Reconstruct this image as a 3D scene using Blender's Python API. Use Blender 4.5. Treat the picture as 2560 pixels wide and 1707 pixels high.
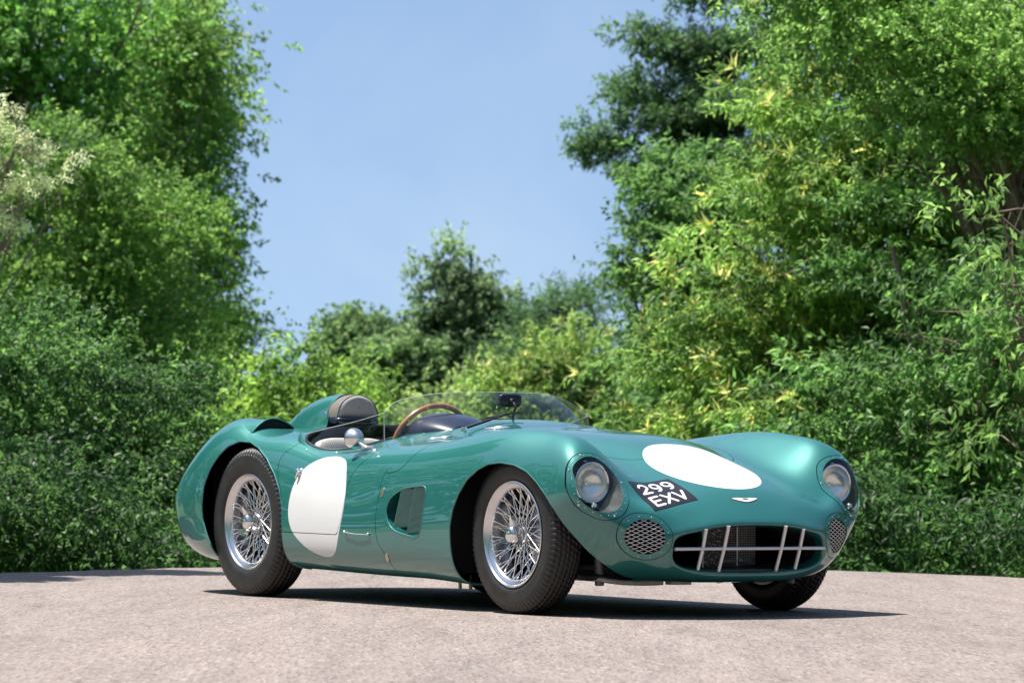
import bpy, bmesh, math, random
import numpy as np
from mathutils import Vector, Matrix
random.seed(7); RNG = np.random.default_rng(7)
for o in list(bpy.data.objects):
    bpy.data.objects.remove(o)
SC = bpy.context.scene
COL = SC.collection

# ------------------------------------------------------------------ camera
CAM_POS = Vector((16.39742, -9.93712, 0.65759))
YAW, PITCH, ROLL = 2.56423, 0.02958, 0.00848
_f = Vector((math.cos(YAW)*math.cos(PITCH), math.sin(YAW)*math.cos(PITCH), math.sin(PITCH)))
_r = Vector((math.sin(YAW), -math.cos(YAW), 0)); _u = _r.cross(_f)
_r = _r*math.cos(ROLL)+_u*math.sin(ROLL); _u = _r.cross(_f)
cd = bpy.data.cameras.new('camera'); cam = bpy.data.objects.new('camera', cd); COL.objects.link(cam)
cam.matrix_world = Matrix(((_r.x, _u.x, -_f.x, CAM_POS.x), (_r.y, _u.y, -_f.y, CAM_POS.y), (_r.z, _u.z, -_f.z, CAM_POS.z), (0, 0, 0, 1)))
cd.sensor_width = 36; cd.lens = 139.5; cd.clip_start = .1; cd.clip_end = 3000
cd.dof.use_dof = True; cd.dof.focus_distance = 16.6; cd.dof.aperture_fstop = 7.5
SC.camera = cam

# ------------------------------------------------------------------ sky, sun, exposure
SUN_EL, SUN_AZ = math.radians(68.5), math.radians(229)      # azimuth of the sun measured from +x towards +y
w = bpy.data.worlds.new('World'); SC.world = w; w.use_nodes = True
nt = w.node_tree; bg = nt.nodes['Background']
sky = nt.nodes.new('ShaderNodeTexSky'); sky.sky_type = 'NISHITA'; sky.sun_disc = False
sky.sun_elevation = SUN_EL; sky.sun_rotation = math.pi/2-SUN_AZ
sky.air_density = 1.0; sky.dust_density = 1.0; sky.ozone_density = 1.2; sky.altitude = 50
_tc = nt.nodes.new('ShaderNodeTexCoord'); _mp = nt.nodes.new('ShaderNodeMapping'); _mp.inputs['Location'].default_value = (0, 0, .19)   # sky lookup raised: horizon takes colour from higher up, no murky band
_nm = nt.nodes.new('ShaderNodeVectorMath'); _nm.operation = 'NORMALIZE'
nt.links.new(_tc.outputs['Generated'], _mp.inputs['Vector']); nt.links.new(_mp.outputs[0], _nm.inputs[0]); nt.links.new(_nm.outputs[0], sky.inputs['Vector'])
_hz = nt.nodes.new('ShaderNodeTexNoise'); _hz.inputs['Scale'].default_value = 7; _hz.inputs['Detail'].default_value = 7; _hz.inputs['Distortion'].default_value = 1.2   # faint thin haze over the whole sky
_hr = nt.nodes.new('ShaderNodeValToRGB'); _hr.color_ramp.elements[0].position = .42; _hr.color_ramp.elements[1].position = .78
_hr.color_ramp.elements[0].color = (1, 1, 1, 1); _hr.color_ramp.elements[1].color = (1.28, 1.16, 1.04, 1)
_hm = nt.nodes.new('ShaderNodeMixRGB'); _hm.blend_type = 'MULTIPLY'; _hm.inputs[0].default_value = 1
nt.links.new(_tc.outputs['Generated'], _hz.inputs['Vector']); nt.links.new(_hz.outputs['Fac'], _hr.inputs[0]); nt.links.new(sky.outputs[0], _hm.inputs[1]); nt.links.new(_hr.outputs[0], _hm.inputs[2])
nt.links.new(_hm.outputs[0], bg.inputs[0]); bg.inputs[1].default_value = .086
sd = bpy.data.lights.new('sun', 'SUN'); sun = bpy.data.objects.new('sun', sd); COL.objects.link(sun)
sd.energy = 4.9; sd.angle = math.radians(.55); sd.color = (1, .955, .89)
_sdir = Vector((math.cos(SUN_AZ)*math.cos(SUN_EL), math.sin(SUN_AZ)*math.cos(SUN_EL), math.sin(SUN_EL)))
sun.rotation_euler = _sdir.to_track_quat('Z', 'Y').to_euler(); sun.location = _sdir*30
SC.view_settings.view_transform = 'Standard'; SC.view_settings.look = 'None'
SC.view_settings.exposure = 1.0; SC.view_settings.gamma = 1; SC.view_settings.use_curve_mapping = False
SC.cycles.max_bounces = 10; SC.cycles.diffuse_bounces = 6; SC.cycles.transparent_max_bounces = 16
SC.cycles.caustics_reflective = False; SC.cycles.caustics_refractive = False
SC.cycles.sample_clamp_indirect = 6
# ------------------------------------------------------------------ helpers
def tag(o, label=None, cat=None, group=None, kind=None):
    if label: o['label'] = label
    if cat: o['category'] = cat
    if group: o['group'] = group
    if kind: o['kind'] = kind
    return o
def empty(name, loc=(0, 0, 0)):
    o = bpy.data.objects.new(name, None); o.location = loc; o.empty_display_size = .2; COL.objects.link(o); return o
def link(name, me, mats, parent=None):
    o = bpy.data.objects.new(name, me); COL.objects.link(o)
    for m in (mats if isinstance(mats, (list, tuple)) else [mats]):
        me.materials.append(m)
    if parent is not None:
        o.parent = parent
    return o
def nodes(name):
    m = bpy.data.materials.new(name); m.use_nodes = True
    return m, m.node_tree, m.node_tree.nodes['Principled BSDF']
def pbr(name, col, rough=.5, metal=0., coat=0., spec=.5, noise=0., nscale=40., bump=0., bscale=200., coat_rough=.03):
    """principled material whose colour and relief vary a little with procedural noise"""
    m, t, p = nodes(name)
    p.inputs['Base Color'].default_value = (*col, 1); p.inputs['Roughness'].default_value = rough
    p.inputs['Metallic'].default_value = metal; p.inputs['Coat Weight'].default_value = coat
    p.inputs['Coat Roughness'].default_value = coat_rough; p.inputs['Specular IOR Level'].default_value = spec
    if noise or bump:
        tc = t.nodes.new('ShaderNodeTexCoord')
    if noise:
        n = t.nodes.new('ShaderNodeTexNoise'); n.inputs['Scale'].default_value = nscale; n.inputs['Detail'].default_value = 5
        t.links.new(tc.outputs['Object'], n.inputs['Vector'])
        r = t.nodes.new('ShaderNodeValToRGB')
        r.color_ramp.elements[0].position = .3; r.color_ramp.elements[1].position = .7
        r.color_ramp.elements[0].color = (*[c*(1-noise) for c in col], 1)
        r.color_ramp.elements[1].color = (*[min(1, c*(1+noise)) for c in col], 1)
        t.links.new(n.outputs['Fac'], r.inputs['Fac']); t.links.new(r.outputs['Color'], p.inputs['Base Color'])
    if bump:
        b = t.nodes.new('ShaderNodeTexNoise'); b.inputs['Scale'].default_value = bscale
        t.links.new(tc.outputs['Object'], b.inputs['Vector'])
        bm_ = t.nodes.new('ShaderNodeBump'); bm_.inputs['Strength'].default_value = bump; bm_.inputs['Distance'].default_value = .003
        t.links.new(b.outputs['Fac'], bm_.inputs['Height']); t.links.new(bm_.outputs['Normal'], p.inputs['Normal'])
    return m
class MB:
    """collects simple shapes into one mesh"""
    def __init__(s): s.v = []; s.f = []; s.n = 0
    def add(s, v, f):
        v = np.asarray(v, float).reshape(-1, 3); s.v.append(v); s.f += [tuple(int(i)+s.n for i in q) for q in f]; s.n += len(v); return s
    def grid(s, G, wrap_u=False, wrap_v=False, flip=False):
        G = np.asarray(G, float); a, b = G.shape[:2]; f = []
        for i in range(a if wrap_u else a-1):
            for j in range(b if wrap_v else b-1):
                q = (i*b+j, i*b+(j+1) % b, ((i+1) % a)*b+(j+1) % b, ((i+1) % a)*b+j)
                f.append(q[::-1] if flip else q)
        return s.add(G, f)
    def lathe(s, prof, n=48, M=None, cap=False):
        """prof: (radius, axial) pairs, axis = local z"""
        a = np.arange(n)*2*math.pi/n
        G = np.array([[(r*math.cos(t), r*math.sin(t), h) for t in a] for r, h in prof])
        if M is not None: G = xf(G, M)
        s.grid(G, wrap_v=True)
        if cap:
            base = s.n-len(prof)*n
            s.f.append(tuple(base+len(prof)*n-n+k for k in range(n))); s.f.append(tuple(base+n-1-k for k in range(n)))
        return s
    def tube(s, path, r, n=8, closed=False, caps=True):
        P = np.asarray(path, float); m = len(P)
        rr = np.full(m, r) if np.isscalar(r) else np.asarray(r, float)
        T = np.gradient(P, axis=0) if not closed else (np.roll(P, -1, 0)-np.roll(P, 1, 0))
        T /= np.maximum(np.linalg.norm(T, axis=1, keepdims=True), 1e-9)
        up = np.array([0, 0, 1.]) if abs(T[0][2]) < .9 else np.array([1., 0, 0])
        G = np.zeros((m, n, 3)); a = np.arange(n)*2*math.pi/n
        x = np.cross(up, T[0])
        for i in range(m):
            x = x-T[i]*(x@T[i]); x /= max(np.linalg.norm(x), 1e-9); y = np.cross(T[i], x)
            G[i] = P[i]+rr[i]*(np.cos(a)[:, None]*x+np.sin(a)[:, None]*y)
        b0 = s.n
        s.grid(G, wrap_u=closed, wrap_v=True)
        if caps and not closed:
            s.f.append(tuple(b0+n-1-k for k in range(n))); s.f.append(tuple(b0+(m-1)*n+k for k in range(n)))
        return s
    def box(s, c, d, M=None):
        v = np.array([(x, y, z) for x in (-.5, .5) for y in (-.5, .5) for z in (-.5, .5)])*np.array(d)+np.array(c)
        if M is not None: v = xf(v, M)
        return s.add(v, [(0, 1, 3, 2), (4, 6, 7, 5), (0, 4, 5, 1), (2, 3, 7, 6), (0, 2, 6, 4), (1, 5, 7, 3)])
    def ell(s, c, d, n=12, m=20, M=None):
        th = np.linspace(0, math.pi, n+1); ph = np.arange(m)*2*math.pi/m
        G = np.array([[(math.sin(t)*math.cos(p), math.sin(t)*math.sin(p), math.cos(t)) for p in ph] for t in th])*np.array(d)/2
        G = G+np.array(c)
        if M is not None: G = xf(G, M)
        return s.grid(G, wrap_v=True, flip=True)
    def build(s, name, mat, parent=None, smooth=40):
        me = bpy.data.meshes.new(name)
        V = np.concatenate(s.v); me.from_pydata(V.tolist(), [], s.f); me.validate(); me.update()
        if smooth:
            me.polygons.foreach_set('use_smooth', [True]*len(me.polygons))
            if smooth < 180: me.set_sharp_from_angle(angle=math.radians(smooth))
        return link(name, me, mat, parent)
def xf(G, M):
    G = np.asarray(G, float); A = np.array(M)
    return G@A[:3, :3].T+A[:3, 3]
def frame(o, z, x=(1, 0, 0)):
    """matrix with origin o, local z along z, local x near x"""
    z = Vector(z).normalized(); x = Vector(x); x = (x-z*x.dot(z)).normalized(); y = z.cross(x)
    return np.array([[x.x, y.x, z.x, o[0]], [x.y, y.y, z.y, o[1]], [x.z, y.z, z.z, o[2]], [0, 0, 0, 1]])
def _cubic(t, Y, tq, periodic=False):
    """C2 interpolating cubic spline; Y (n, k), natural or periodic ends."""
    t = np.asarray(t, float); Y = np.asarray(Y, float); n = len(t)
    if periodic:                       # t has n+1 knots, Y n values
        h = np.diff(t); m = n - 1
        A = np.zeros((m, m)); B = np.zeros((m, Y.shape[1]))
        for i in range(m):
            hp = h[i-1]; hn = h[i]
            A[i, (i-1) % m] += hp; A[i, i] += 2*(hp+hn); A[i, (i+1) % m] += hn
            B[i] = 6*((Y[(i+1) % m]-Y[i])/hn-(Y[i]-Y[(i-1) % m])/hp)
        M = np.linalg.solve(A, B); M = np.vstack([M, M[:1]]); Y = np.vstack([Y, Y[:1]])
    else:
        h = np.diff(t); A = np.eye(n); B = np.zeros_like(Y)
        for i in range(1, n-1):
            A[i, i-1] = h[i-1]; A[i, i] = 2*(h[i-1]+h[i]); A[i, i+1] = h[i]
            B[i] = 6*((Y[i+1]-Y[i])/h[i]-(Y[i]-Y[i-1])/h[i-1])
        M = np.linalg.solve(A, B)
    k = np.clip(np.searchsorted(t, tq, side='right')-1, 0, len(t)-2)
    hh = (t[k+1]-t[k])[:, None]; a = ((t[k+1]-tq)/(t[k+1]-t[k]))[:, None]; b = 1-a
    return a*Y[k]+b*Y[k+1]+((a**3-a)*M[k]+(b**3-b)*M[k+1])*hh*hh/6
def smooth_loop(pts, n=160):
    """closed smooth curve through 2D or 3D points"""
    P = np.asarray(pts, float); d = np.sqrt(np.linalg.norm(np.roll(P, -1, 0)-P, axis=1)); t = np.concatenate([[0], np.cumsum(d)])
    return _cubic(t, np.vstack([P, P[:1]]), np.linspace(0, t[-1], n, endpoint=False), True)
def smooth_path(pts, n=60):
    P = np.asarray(pts, float); d = np.sqrt(np.linalg.norm(np.diff(P, axis=0), axis=1)); t = np.concatenate([[0], np.cumsum(d)])
    return _cubic(t, P, np.linspace(0, t[-1], n))
def sdf_poly(Q, poly):
    """signed distance (negative inside) of points Q (n,2) to a closed polygon"""
    poly = np.asarray(poly, float); A = poly; B = np.roll(poly, -1, 0)
    near = ((Q > poly.min(0)-.06) & (Q < poly.max(0)+.06)).all(1)
    if not near.all():
        r = np.full(len(Q), .06)
        if near.any(): r[near] = sdf_poly(Q[near], poly)
        return r
    d2 = np.full(len(Q), 1e9); ins = np.zeros(len(Q), bool)
    for a, b in zip(A, B):
        e = b-a; w_ = Q-a; t = np.clip((w_@e)/max(e@e, 1e-12), 0, 1)
        r = w_-t[:, None]*e; d2 = np.minimum(d2, (r*r).sum(1))
        c = (a[1] > Q[:, 1]) != (b[1] > Q[:, 1])
        with np.errstate(divide='ignore', invalid='ignore'):
            xi = (b[0]-a[0])*(Q[:, 1]-a[1])/(b[1]-a[1]+1e-15)+a[0]
        ins ^= c & (Q[:, 0] < xi)
    d = np.sqrt(d2); return np.where(ins, -d, d)
def sdf_line(Q, path):
    """signed distance to an open polyline (positive on its left), ends extended"""
    P = np.asarray(path, float); P = np.vstack([P[0]+(P[0]-P[1])*200, P[1:-1], P[-1]+(P[-1]-P[-2])*200])
    d2 = np.full(len(Q), 1e9); sg = np.ones(len(Q))
    for a, b in zip(P[:-1], P[1:]):
        e = b-a; w_ = Q-a; t = np.clip((w_@e)/max(e@e, 1e-12), 0, 1); r = w_-t[:, None]*e; q = (r*r).sum(1)
        m = q < d2-1e-12; d2 = np.where(m, q, d2); sg = np.where(m, np.sign(e[0]*w_[:, 1]-e[1]*w_[:, 0]+1e-15), sg)
    return np.sqrt(d2)*sg
class Surf:
    """piece of a surface: points, unit normals, polygons; can be cut exactly along g = 0"""
    def __init__(s, P, N, F): s.P, s.N, s.F = P, N, F
    def split(s, g):
        g = np.asarray(g, float).copy(); g[np.abs(g) < 1e-6] = 1e-6
        neg = g < 0; nl = neg.tolist(); inn = []; out = []; newP = []; newN = []; cache = {}; n0 = len(s.P)
        def cut(i, j):
            k = (i, j) if i < j else (j, i)
            if k not in cache:
                a, b = k; t = g[a]/(g[a]-g[b]); cache[k] = n0+len(newP)
                newP.append(s.P[a]*(1-t)+s.P[b]*t); newN.append(s.N[a]*(1-t)+s.N[b]*t)
            return cache[k]
        for f in s.F:
            k = sum(nl[i] for i in f)
            if k == 0: out.append(f)
            elif k == len(f): inn.append(f)
            else:
                A = []; B = []
                for i, j in zip(f, f[1:]+f[:1]):
                    (A if nl[i] else B).append(i)
                    if nl[i] != nl[j]:
                        c = cut(i, j); A.append(c); B.append(c)
                if len(A) > 2: inn.append(tuple(A))
                if len(B) > 2: out.append(tuple(B))
        P = np.vstack([s.P, newP]) if newP else s.P; N = np.vstack([s.N, newN]) if newN else s.N
        return Surf(P, N, inn).compact(), Surf(P, N, out).compact()
    def compact(s):
        if not s.F: return Surf(np.zeros((0, 3)), np.zeros((0, 3)), [])
        L = [len(f) for f in s.F]; flat = np.fromiter((i for f in s.F for i in f), int, sum(L))
        u, inv = np.unique(flat, return_inverse=True); it = inv.tolist(); F = []; k = 0
        for l in L: F.append(tuple(it[k:k+l])); k += l
        N = s.N[u]; N = N/np.maximum(np.linalg.norm(N, axis=1, keepdims=True), 1e-9)
        return Surf(s.P[u], N, F)
    def join(s, o):
        n = len(s.P); return Surf(np.vstack([s.P, o.P]), np.vstack([s.N, o.N]), s.F+[tuple(i+n for i in f) for f in o.F])
    def edges(s):
        cnt = {}
        for f in s.F:
            for i, j in zip(f, f[1:]+f[:1]):
                k = (i, j) if i < j else (j, i)
                if k in cnt: cnt[k] = None
                else: cnt[k] = (i, j)
        return [e for e in cnt.values() if e]
    def loops(s):
        """boundary polylines as point arrays (closed ones first point not repeated)"""
        nx = {}
        for i, j in s.edges(): nx[i] = j
        seen = set(); L = []
        for a in list(nx):
            if a in seen: continue
            l = [a]; seen.add(a); b = nx.get(a)
            while b is not None and b not in seen: l.append(b); seen.add(b); b = nx.get(b)
            L.append(l)
        return L
    def build(s, name, mats, parent=None, thick=.006, lift=0.):
        """shell: outer skin (slot 0), inner skin and rim (slot 1)"""
        P0 = s.P+s.N*lift; n = len(P0); P1 = P0-s.N*thick
        E = s.edges(); F = list(s.F); nf = len(F)
        F += [tuple(i+n for i in f[::-1]) for f in s.F]; nb = len(F)
        rp = []; rn = []; k = 2*n; RF = []
        for i, j in E:
            q = [P0[j], P0[i], P1[i], P1[j]]; rp += q
            e = np.cross(q[1]-q[0], q[3]-q[0]); e /= max(np.linalg.norm(e), 1e-12); rn += [e]*4
            RF.append((k, k+1, k+2, k+3)); k += 4
        V = np.vstack([P0, P1]+([np.array(rp)] if rp else [])); N = np.vstack([s.N, -s.N]+([np.array(rn)] if rn else []))
        me = bpy.data.meshes.new(name); me.from_pydata(V.tolist(), [], F+RF); me.update()
        me.polygons.foreach_set('use_smooth', [True]*len(me.polygons))
        mi = [0]*nf+[1]*(nb-nf)+[0]*len(RF)
        o = link(name, me, mats if isinstance(mats, (list, tuple)) else [mats, mats], parent)
        me.polygons.foreach_set('material_index', mi)
        vi = np.empty(len(me.loops), int); me.loops.foreach_get('vertex_index', vi)
        me.normals_split_custom_set(N[vi].tolist())
        return o
# ------------------------------------------------------------------ ground
def crest(P):
    """height of the ground: a flat paved top that rolls off beyond a curved crest"""
    P = np.asarray(P, float); d = P-np.array([CAM_POS.x, CAM_POS.y]); fw = np.array([math.cos(YAW), math.sin(YAW)]); rt = np.array([math.sin(YAW), -math.cos(YAW)])
    s = d@fw; t = d@rt; t0 = np.clip(t-.3, -6, 6); s0 = 24.7-.27*np.minimum(t0**2, 12+.0*t0)-.15*np.maximum(np.abs(t-.3)-3.46, 0)
    k = np.maximum(s-s0, 0)
    return -np.minimum(.05*k**2, .16*k+0*k)*(k < 14)-(k >= 14)*2.24
def make_ground():
    m, t, p = nodes('pink_tarmac')
    tc0 = t.nodes.new('ShaderNodeTexCoord'); mp = t.nodes.new('ShaderNodeMapping'); mp.vector_type = 'TEXTURE'   # grain stretched along the view axis, standing in for shaded stone relief
    mp.inputs['Rotation'].default_value = (0, 0, YAW); mp.inputs['Scale'].default_value = (6.5, 1, 1); t.links.new(tc0.outputs['Object'], mp.inputs['Vector'])
    class tc: outputs = {'Object': mp.outputs['Vector']}
    def noise(sc, det=4, rough=.6):
        n = t.nodes.new('ShaderNodeTexNoise'); n.inputs['Scale'].default_value = sc; n.inputs['Detail'].default_value = det; n.inputs['Roughness'].default_value = rough
        t.links.new(tc.outputs['Object'], n.inputs['Vector']); return n
    def ramp(src, stops):
        r = t.nodes.new('ShaderNodeValToRGB'); e = r.color_ramp.elements
        while len(e) < len(stops): e.new(.5)
        for k, (pos, c) in enumerate(stops): e[k].position = pos; e[k].color = (*c, 1)
        t.links.new(src, r.inputs['Fac']); return r
    def mix(mode, a, b, f):
        x = t.nodes.new('ShaderNodeMixRGB'); x.blend_type = mode; x.inputs[0].default_value = f
        t.links.new(a, x.inputs[1]); t.links.new(b, x.inputs[2]); return x
    v = t.nodes.new('ShaderNodeTexVoronoi'); v.inputs['Scale'].default_value = 95; t.links.new(tc.outputs['Object'], v.inputs['Vector'])
    stones = ramp(v.outputs['Color'], [(0, (.130, .107, .097)), (.35, (.202, .169, .154)), (.75, (.230, .193, .175)), (1, (.290, .254, .232))])
    fr = ramp(noise(5, 12, .78).outputs['Fac'], [(.34, (.72, .71, .70)), (.5, (1, 1, 1)), (.66, (1.18, 1.17, 1.15))])
    big = ramp(noise(1.1, 6).outputs['Fac'], [(.3, (.87, .86, .86)), (.5, (1, 1, 1)), (.72, (1.07, 1.05, 1.03))])
    mid = ramp(noise(9, 5).outputs['Fac'], [(.3, (.94, .94, .94)), (.7, (1.04, 1.04, 1.04))])
    sp = ramp(noise(42, 3).outputs['Fac'], [(.30, (.70, .68, .67)), (.46, (1, 1, 1))])
    c = mix('MULTIPLY', stones.outputs[0], big.outputs[0], 1); c = mix('MULTIPLY', c.outputs[0], fr.outputs[0], .72); c = mix('MULTIPLY', c.outputs[0], mid.outputs[0], 1); c = mix('MULTIPLY', c.outputs[0], sp.outputs[0], .8)
    t.links.new(c.outputs[0], p.inputs['Base Color']); p.inputs['Roughness'].default_value = .85; p.inputs['Specular IOR Level'].default_value = .3
    b = t.nodes.new('ShaderNodeBump'); b.inputs['Strength'].default_value = .5; b.inputs['Distance'].default_value = .004
    t.links.new(v.outputs['Distance'], b.inputs['Height']); b2 = t.nodes.new('ShaderNodeBump'); b2.inputs['Strength'].default_value = .5; b2.inputs['Distance'].default_value = .01
    t.links.new(noise(45, 3).outputs['Fac'], b2.inputs['Height']); t.links.new(b.outputs['Normal'], b2.inputs['Normal']); t.links.new(b2.outputs['Normal'], p.inputs['Normal'])
    s = np.concatenate([[-900, -300, -100, -40, -20], np.arange(-10, 18, 2.), np.arange(18, 40, .25), [41, 44, 50, 60, 80, 120, 200, 400, 900, 1500]])
    l = np.concatenate([[-900, -300, -100, -50, -30, -20, -14], np.arange(-10, 10.01, .4), [14, 20, 30, 50, 100, 300, 900]])
    fw = np.array([math.cos(YAW), math.sin(YAW)]); rt = np.array([math.sin(YAW), -math.cos(YAW)])
    XY = np.array([CAM_POS.x, CAM_POS.y])+s[:, None, None]*fw+l[None, :, None]*rt
    G = np.dstack([XY, crest(XY.reshape(-1, 2)).reshape(XY.shape[:2])])
    grass = pbr('rough_grass', (.055, .095, .026), .9, noise=.5, nscale=2.5, bump=.8, bscale=18)
    o = MB().grid(G, flip=True).build('ground', [m, grass], smooth=180)
    me = o.data; ce = np.empty(len(me.polygons)*3); me.polygons.foreach_get('center', ce); ce = ce.reshape(-1, 3)
    me.polygons.foreach_set('material_index', (ce[:, 2] < -.22).astype(np.int32)); me.update()      # the paving ends beyond the crest
    tag(o, kind='structure')
make_ground()
# ------------------------------------------------------------------ trees
FW = np.array([math.cos(YAW), math.sin(YAW), 0]); RT = np.array([math.sin(YAW), -math.cos(YAW), 0]); UP = np.array([0, 0, 1.])
CP = np.array([CAM_POS.x, CAM_POS.y, 0])
def tsz(a):
    """(t right, s away, z up) -> world"""
    a = np.asarray(a, float); return CP+a[..., 0:1]*RT+a[..., 1:2]*FW+a[..., 2:3]*UP
def leaf_material(name, trans=.5, rough=.48, gain=1.):
    m = bpy.data.materials.new(name); m.use_nodes = True; t = m.node_tree; p = t.nodes['Principled BSDF']; o = t.nodes['Material Output']
    at = t.nodes.new('ShaderNodeAttribute'); at.attribute_name = 'tint'
    tc = t.nodes.new('ShaderNodeTexCoord'); n = t.nodes.new('ShaderNodeTexNoise'); n.inputs['Scale'].default_value = 14; n.inputs['Detail'].default_value = 4
    t.links.new(tc.outputs['Object'], n.inputs['Vector'])
    r = t.nodes.new('ShaderNodeValToRGB'); r.color_ramp.elements[0].position = .3; r.color_ramp.elements[1].position = .7
    r.color_ramp.elements[0].color = (.72*gain, .78*gain, .8*gain, 1); r.color_ramp.elements[1].color = (1.15*gain, 1.1*gain, 1.0*gain, 1)
    mx = t.nodes.new('ShaderNodeMixRGB'); mx.blend_type = 'MULTIPLY'; mx.inputs[0].default_value = 1
    t.links.new(n.outputs['Fac'], r.inputs[0]); t.links.new(at.outputs['Color'], mx.inputs[1]); t.links.new(r.outputs[0], mx.inputs[2])
    t.links.new(mx.outputs[0], p.inputs['Base Color']); p.inputs['Roughness'].default_value = rough; p.inputs['Specular IOR Level'].default_value = .38
    tr = t.nodes.new('ShaderNodeBsdfTranslucent'); hs = t.nodes.new('ShaderNodeHueSaturation'); hs.inputs['Hue'].default_value = .496; hs.inputs['Saturation'].default_value = 1.0; hs.inputs['Value'].default_value = 1.8
    t.links.new(mx.outputs[0], hs.inputs['Color']); t.links.new(hs.outputs[0], tr.inputs['Color'])
    ms = t.nodes.new('ShaderNodeMixShader'); ms.inputs[0].default_value = trans
    t.links.new(p.outputs[0], ms.inputs[1]); t.links.new(tr.outputs[0], ms.inputs[2]); t.links.new(ms.outputs[0], o.inputs[0])
    return m
LEAFMAT = leaf_material('leaves', gain=1.65)
BARK = pbr('bark', (.16, .12, .09), .9, noise=.5, nscale=9, bump=.6, bscale=30)
def nrm(a): return a/np.maximum(np.linalg.norm(a, axis=-1, keepdims=True), 1e-9)
class Leaves:
    """leaf blades gathered for one crown"""
    def __init__(s): s.V = []; s.T = []; s.k = []
    def add(s, P, D, N, L, W, tint, fine=True, curl=.18):
        """P base, D direction, N blade normal, L length, W width (arrays)"""
        n = len(P); L = np.broadcast_to(L, n)[:, None]; W = np.broadcast_to(W, n)[:, None]
        D = nrm(D); S_ = nrm(np.cross(D, N)); N = np.cross(S_, D)
        if fine:      # base, left, rib, right, tip
            v = np.stack([P, P+D*L*.45+S_*W*.5+N*W*.16, P+D*L*.5-N*W*.04, P+D*L*.45-S_*W*.5+N*W*.16, P+D*L*(1-.05)-N*L*curl], 1)
            s.V.append(v.reshape(-1, 3)); s.k.append((n, 5))
        else:
            v = np.stack([P, P+D*L*.42+S_*W*.5+N*W*.14, P+D*L-N*L*curl, P+D*L*.42-S_*W*.5+N*W*.14], 1)
            s.V.append(v.reshape(-1, 3)); s.k.append((n, 4))
        s.T.append(np.repeat(tint, 5 if fine else 4, axis=0))
    def build(s, name, mat, parent):
        V = np.concatenate(s.V); T = np.concatenate(s.T); F = []; b = 0
        for n, k in s.k:
            i = b+np.arange(n)[:, None]*k
            F.append(np.concatenate([i+np.array([0, 1, 2]), i+np.array([0, 2, 3]), i+np.array([1, 4, 2]), i+np.array([2, 4, 3])]) if k == 5 else np.concatenate([i+np.array([0, 1, 2]), i+np.array([0, 2, 3])]))
            b += n*k
        F = np.concatenate(F); me = bpy.data.meshes.new(name)
        me.vertices.add(len(V)); me.vertices.foreach_set('co', V.astype(np.float32).ravel())
        me.loops.add(F.size); me.loops.foreach_set('vertex_index', F.astype(np.int32).ravel())
        me.polygons.add(len(F)); me.polygons.foreach_set('loop_start', np.arange(0, F.size, 3, dtype=np.int32)); me.polygons.foreach_set('loop_total', np.full(len(F), 3, np.int32))
        at = me.attributes.new('tint', 'FLOAT_COLOR', 'POINT'); at.data.foreach_set('color', np.c_[T, np.ones(len(T))].astype(np.float32).ravel())
        me.update(calc_edges=True)
        return link(name, me, mat, parent)
STAT = [0]
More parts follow.
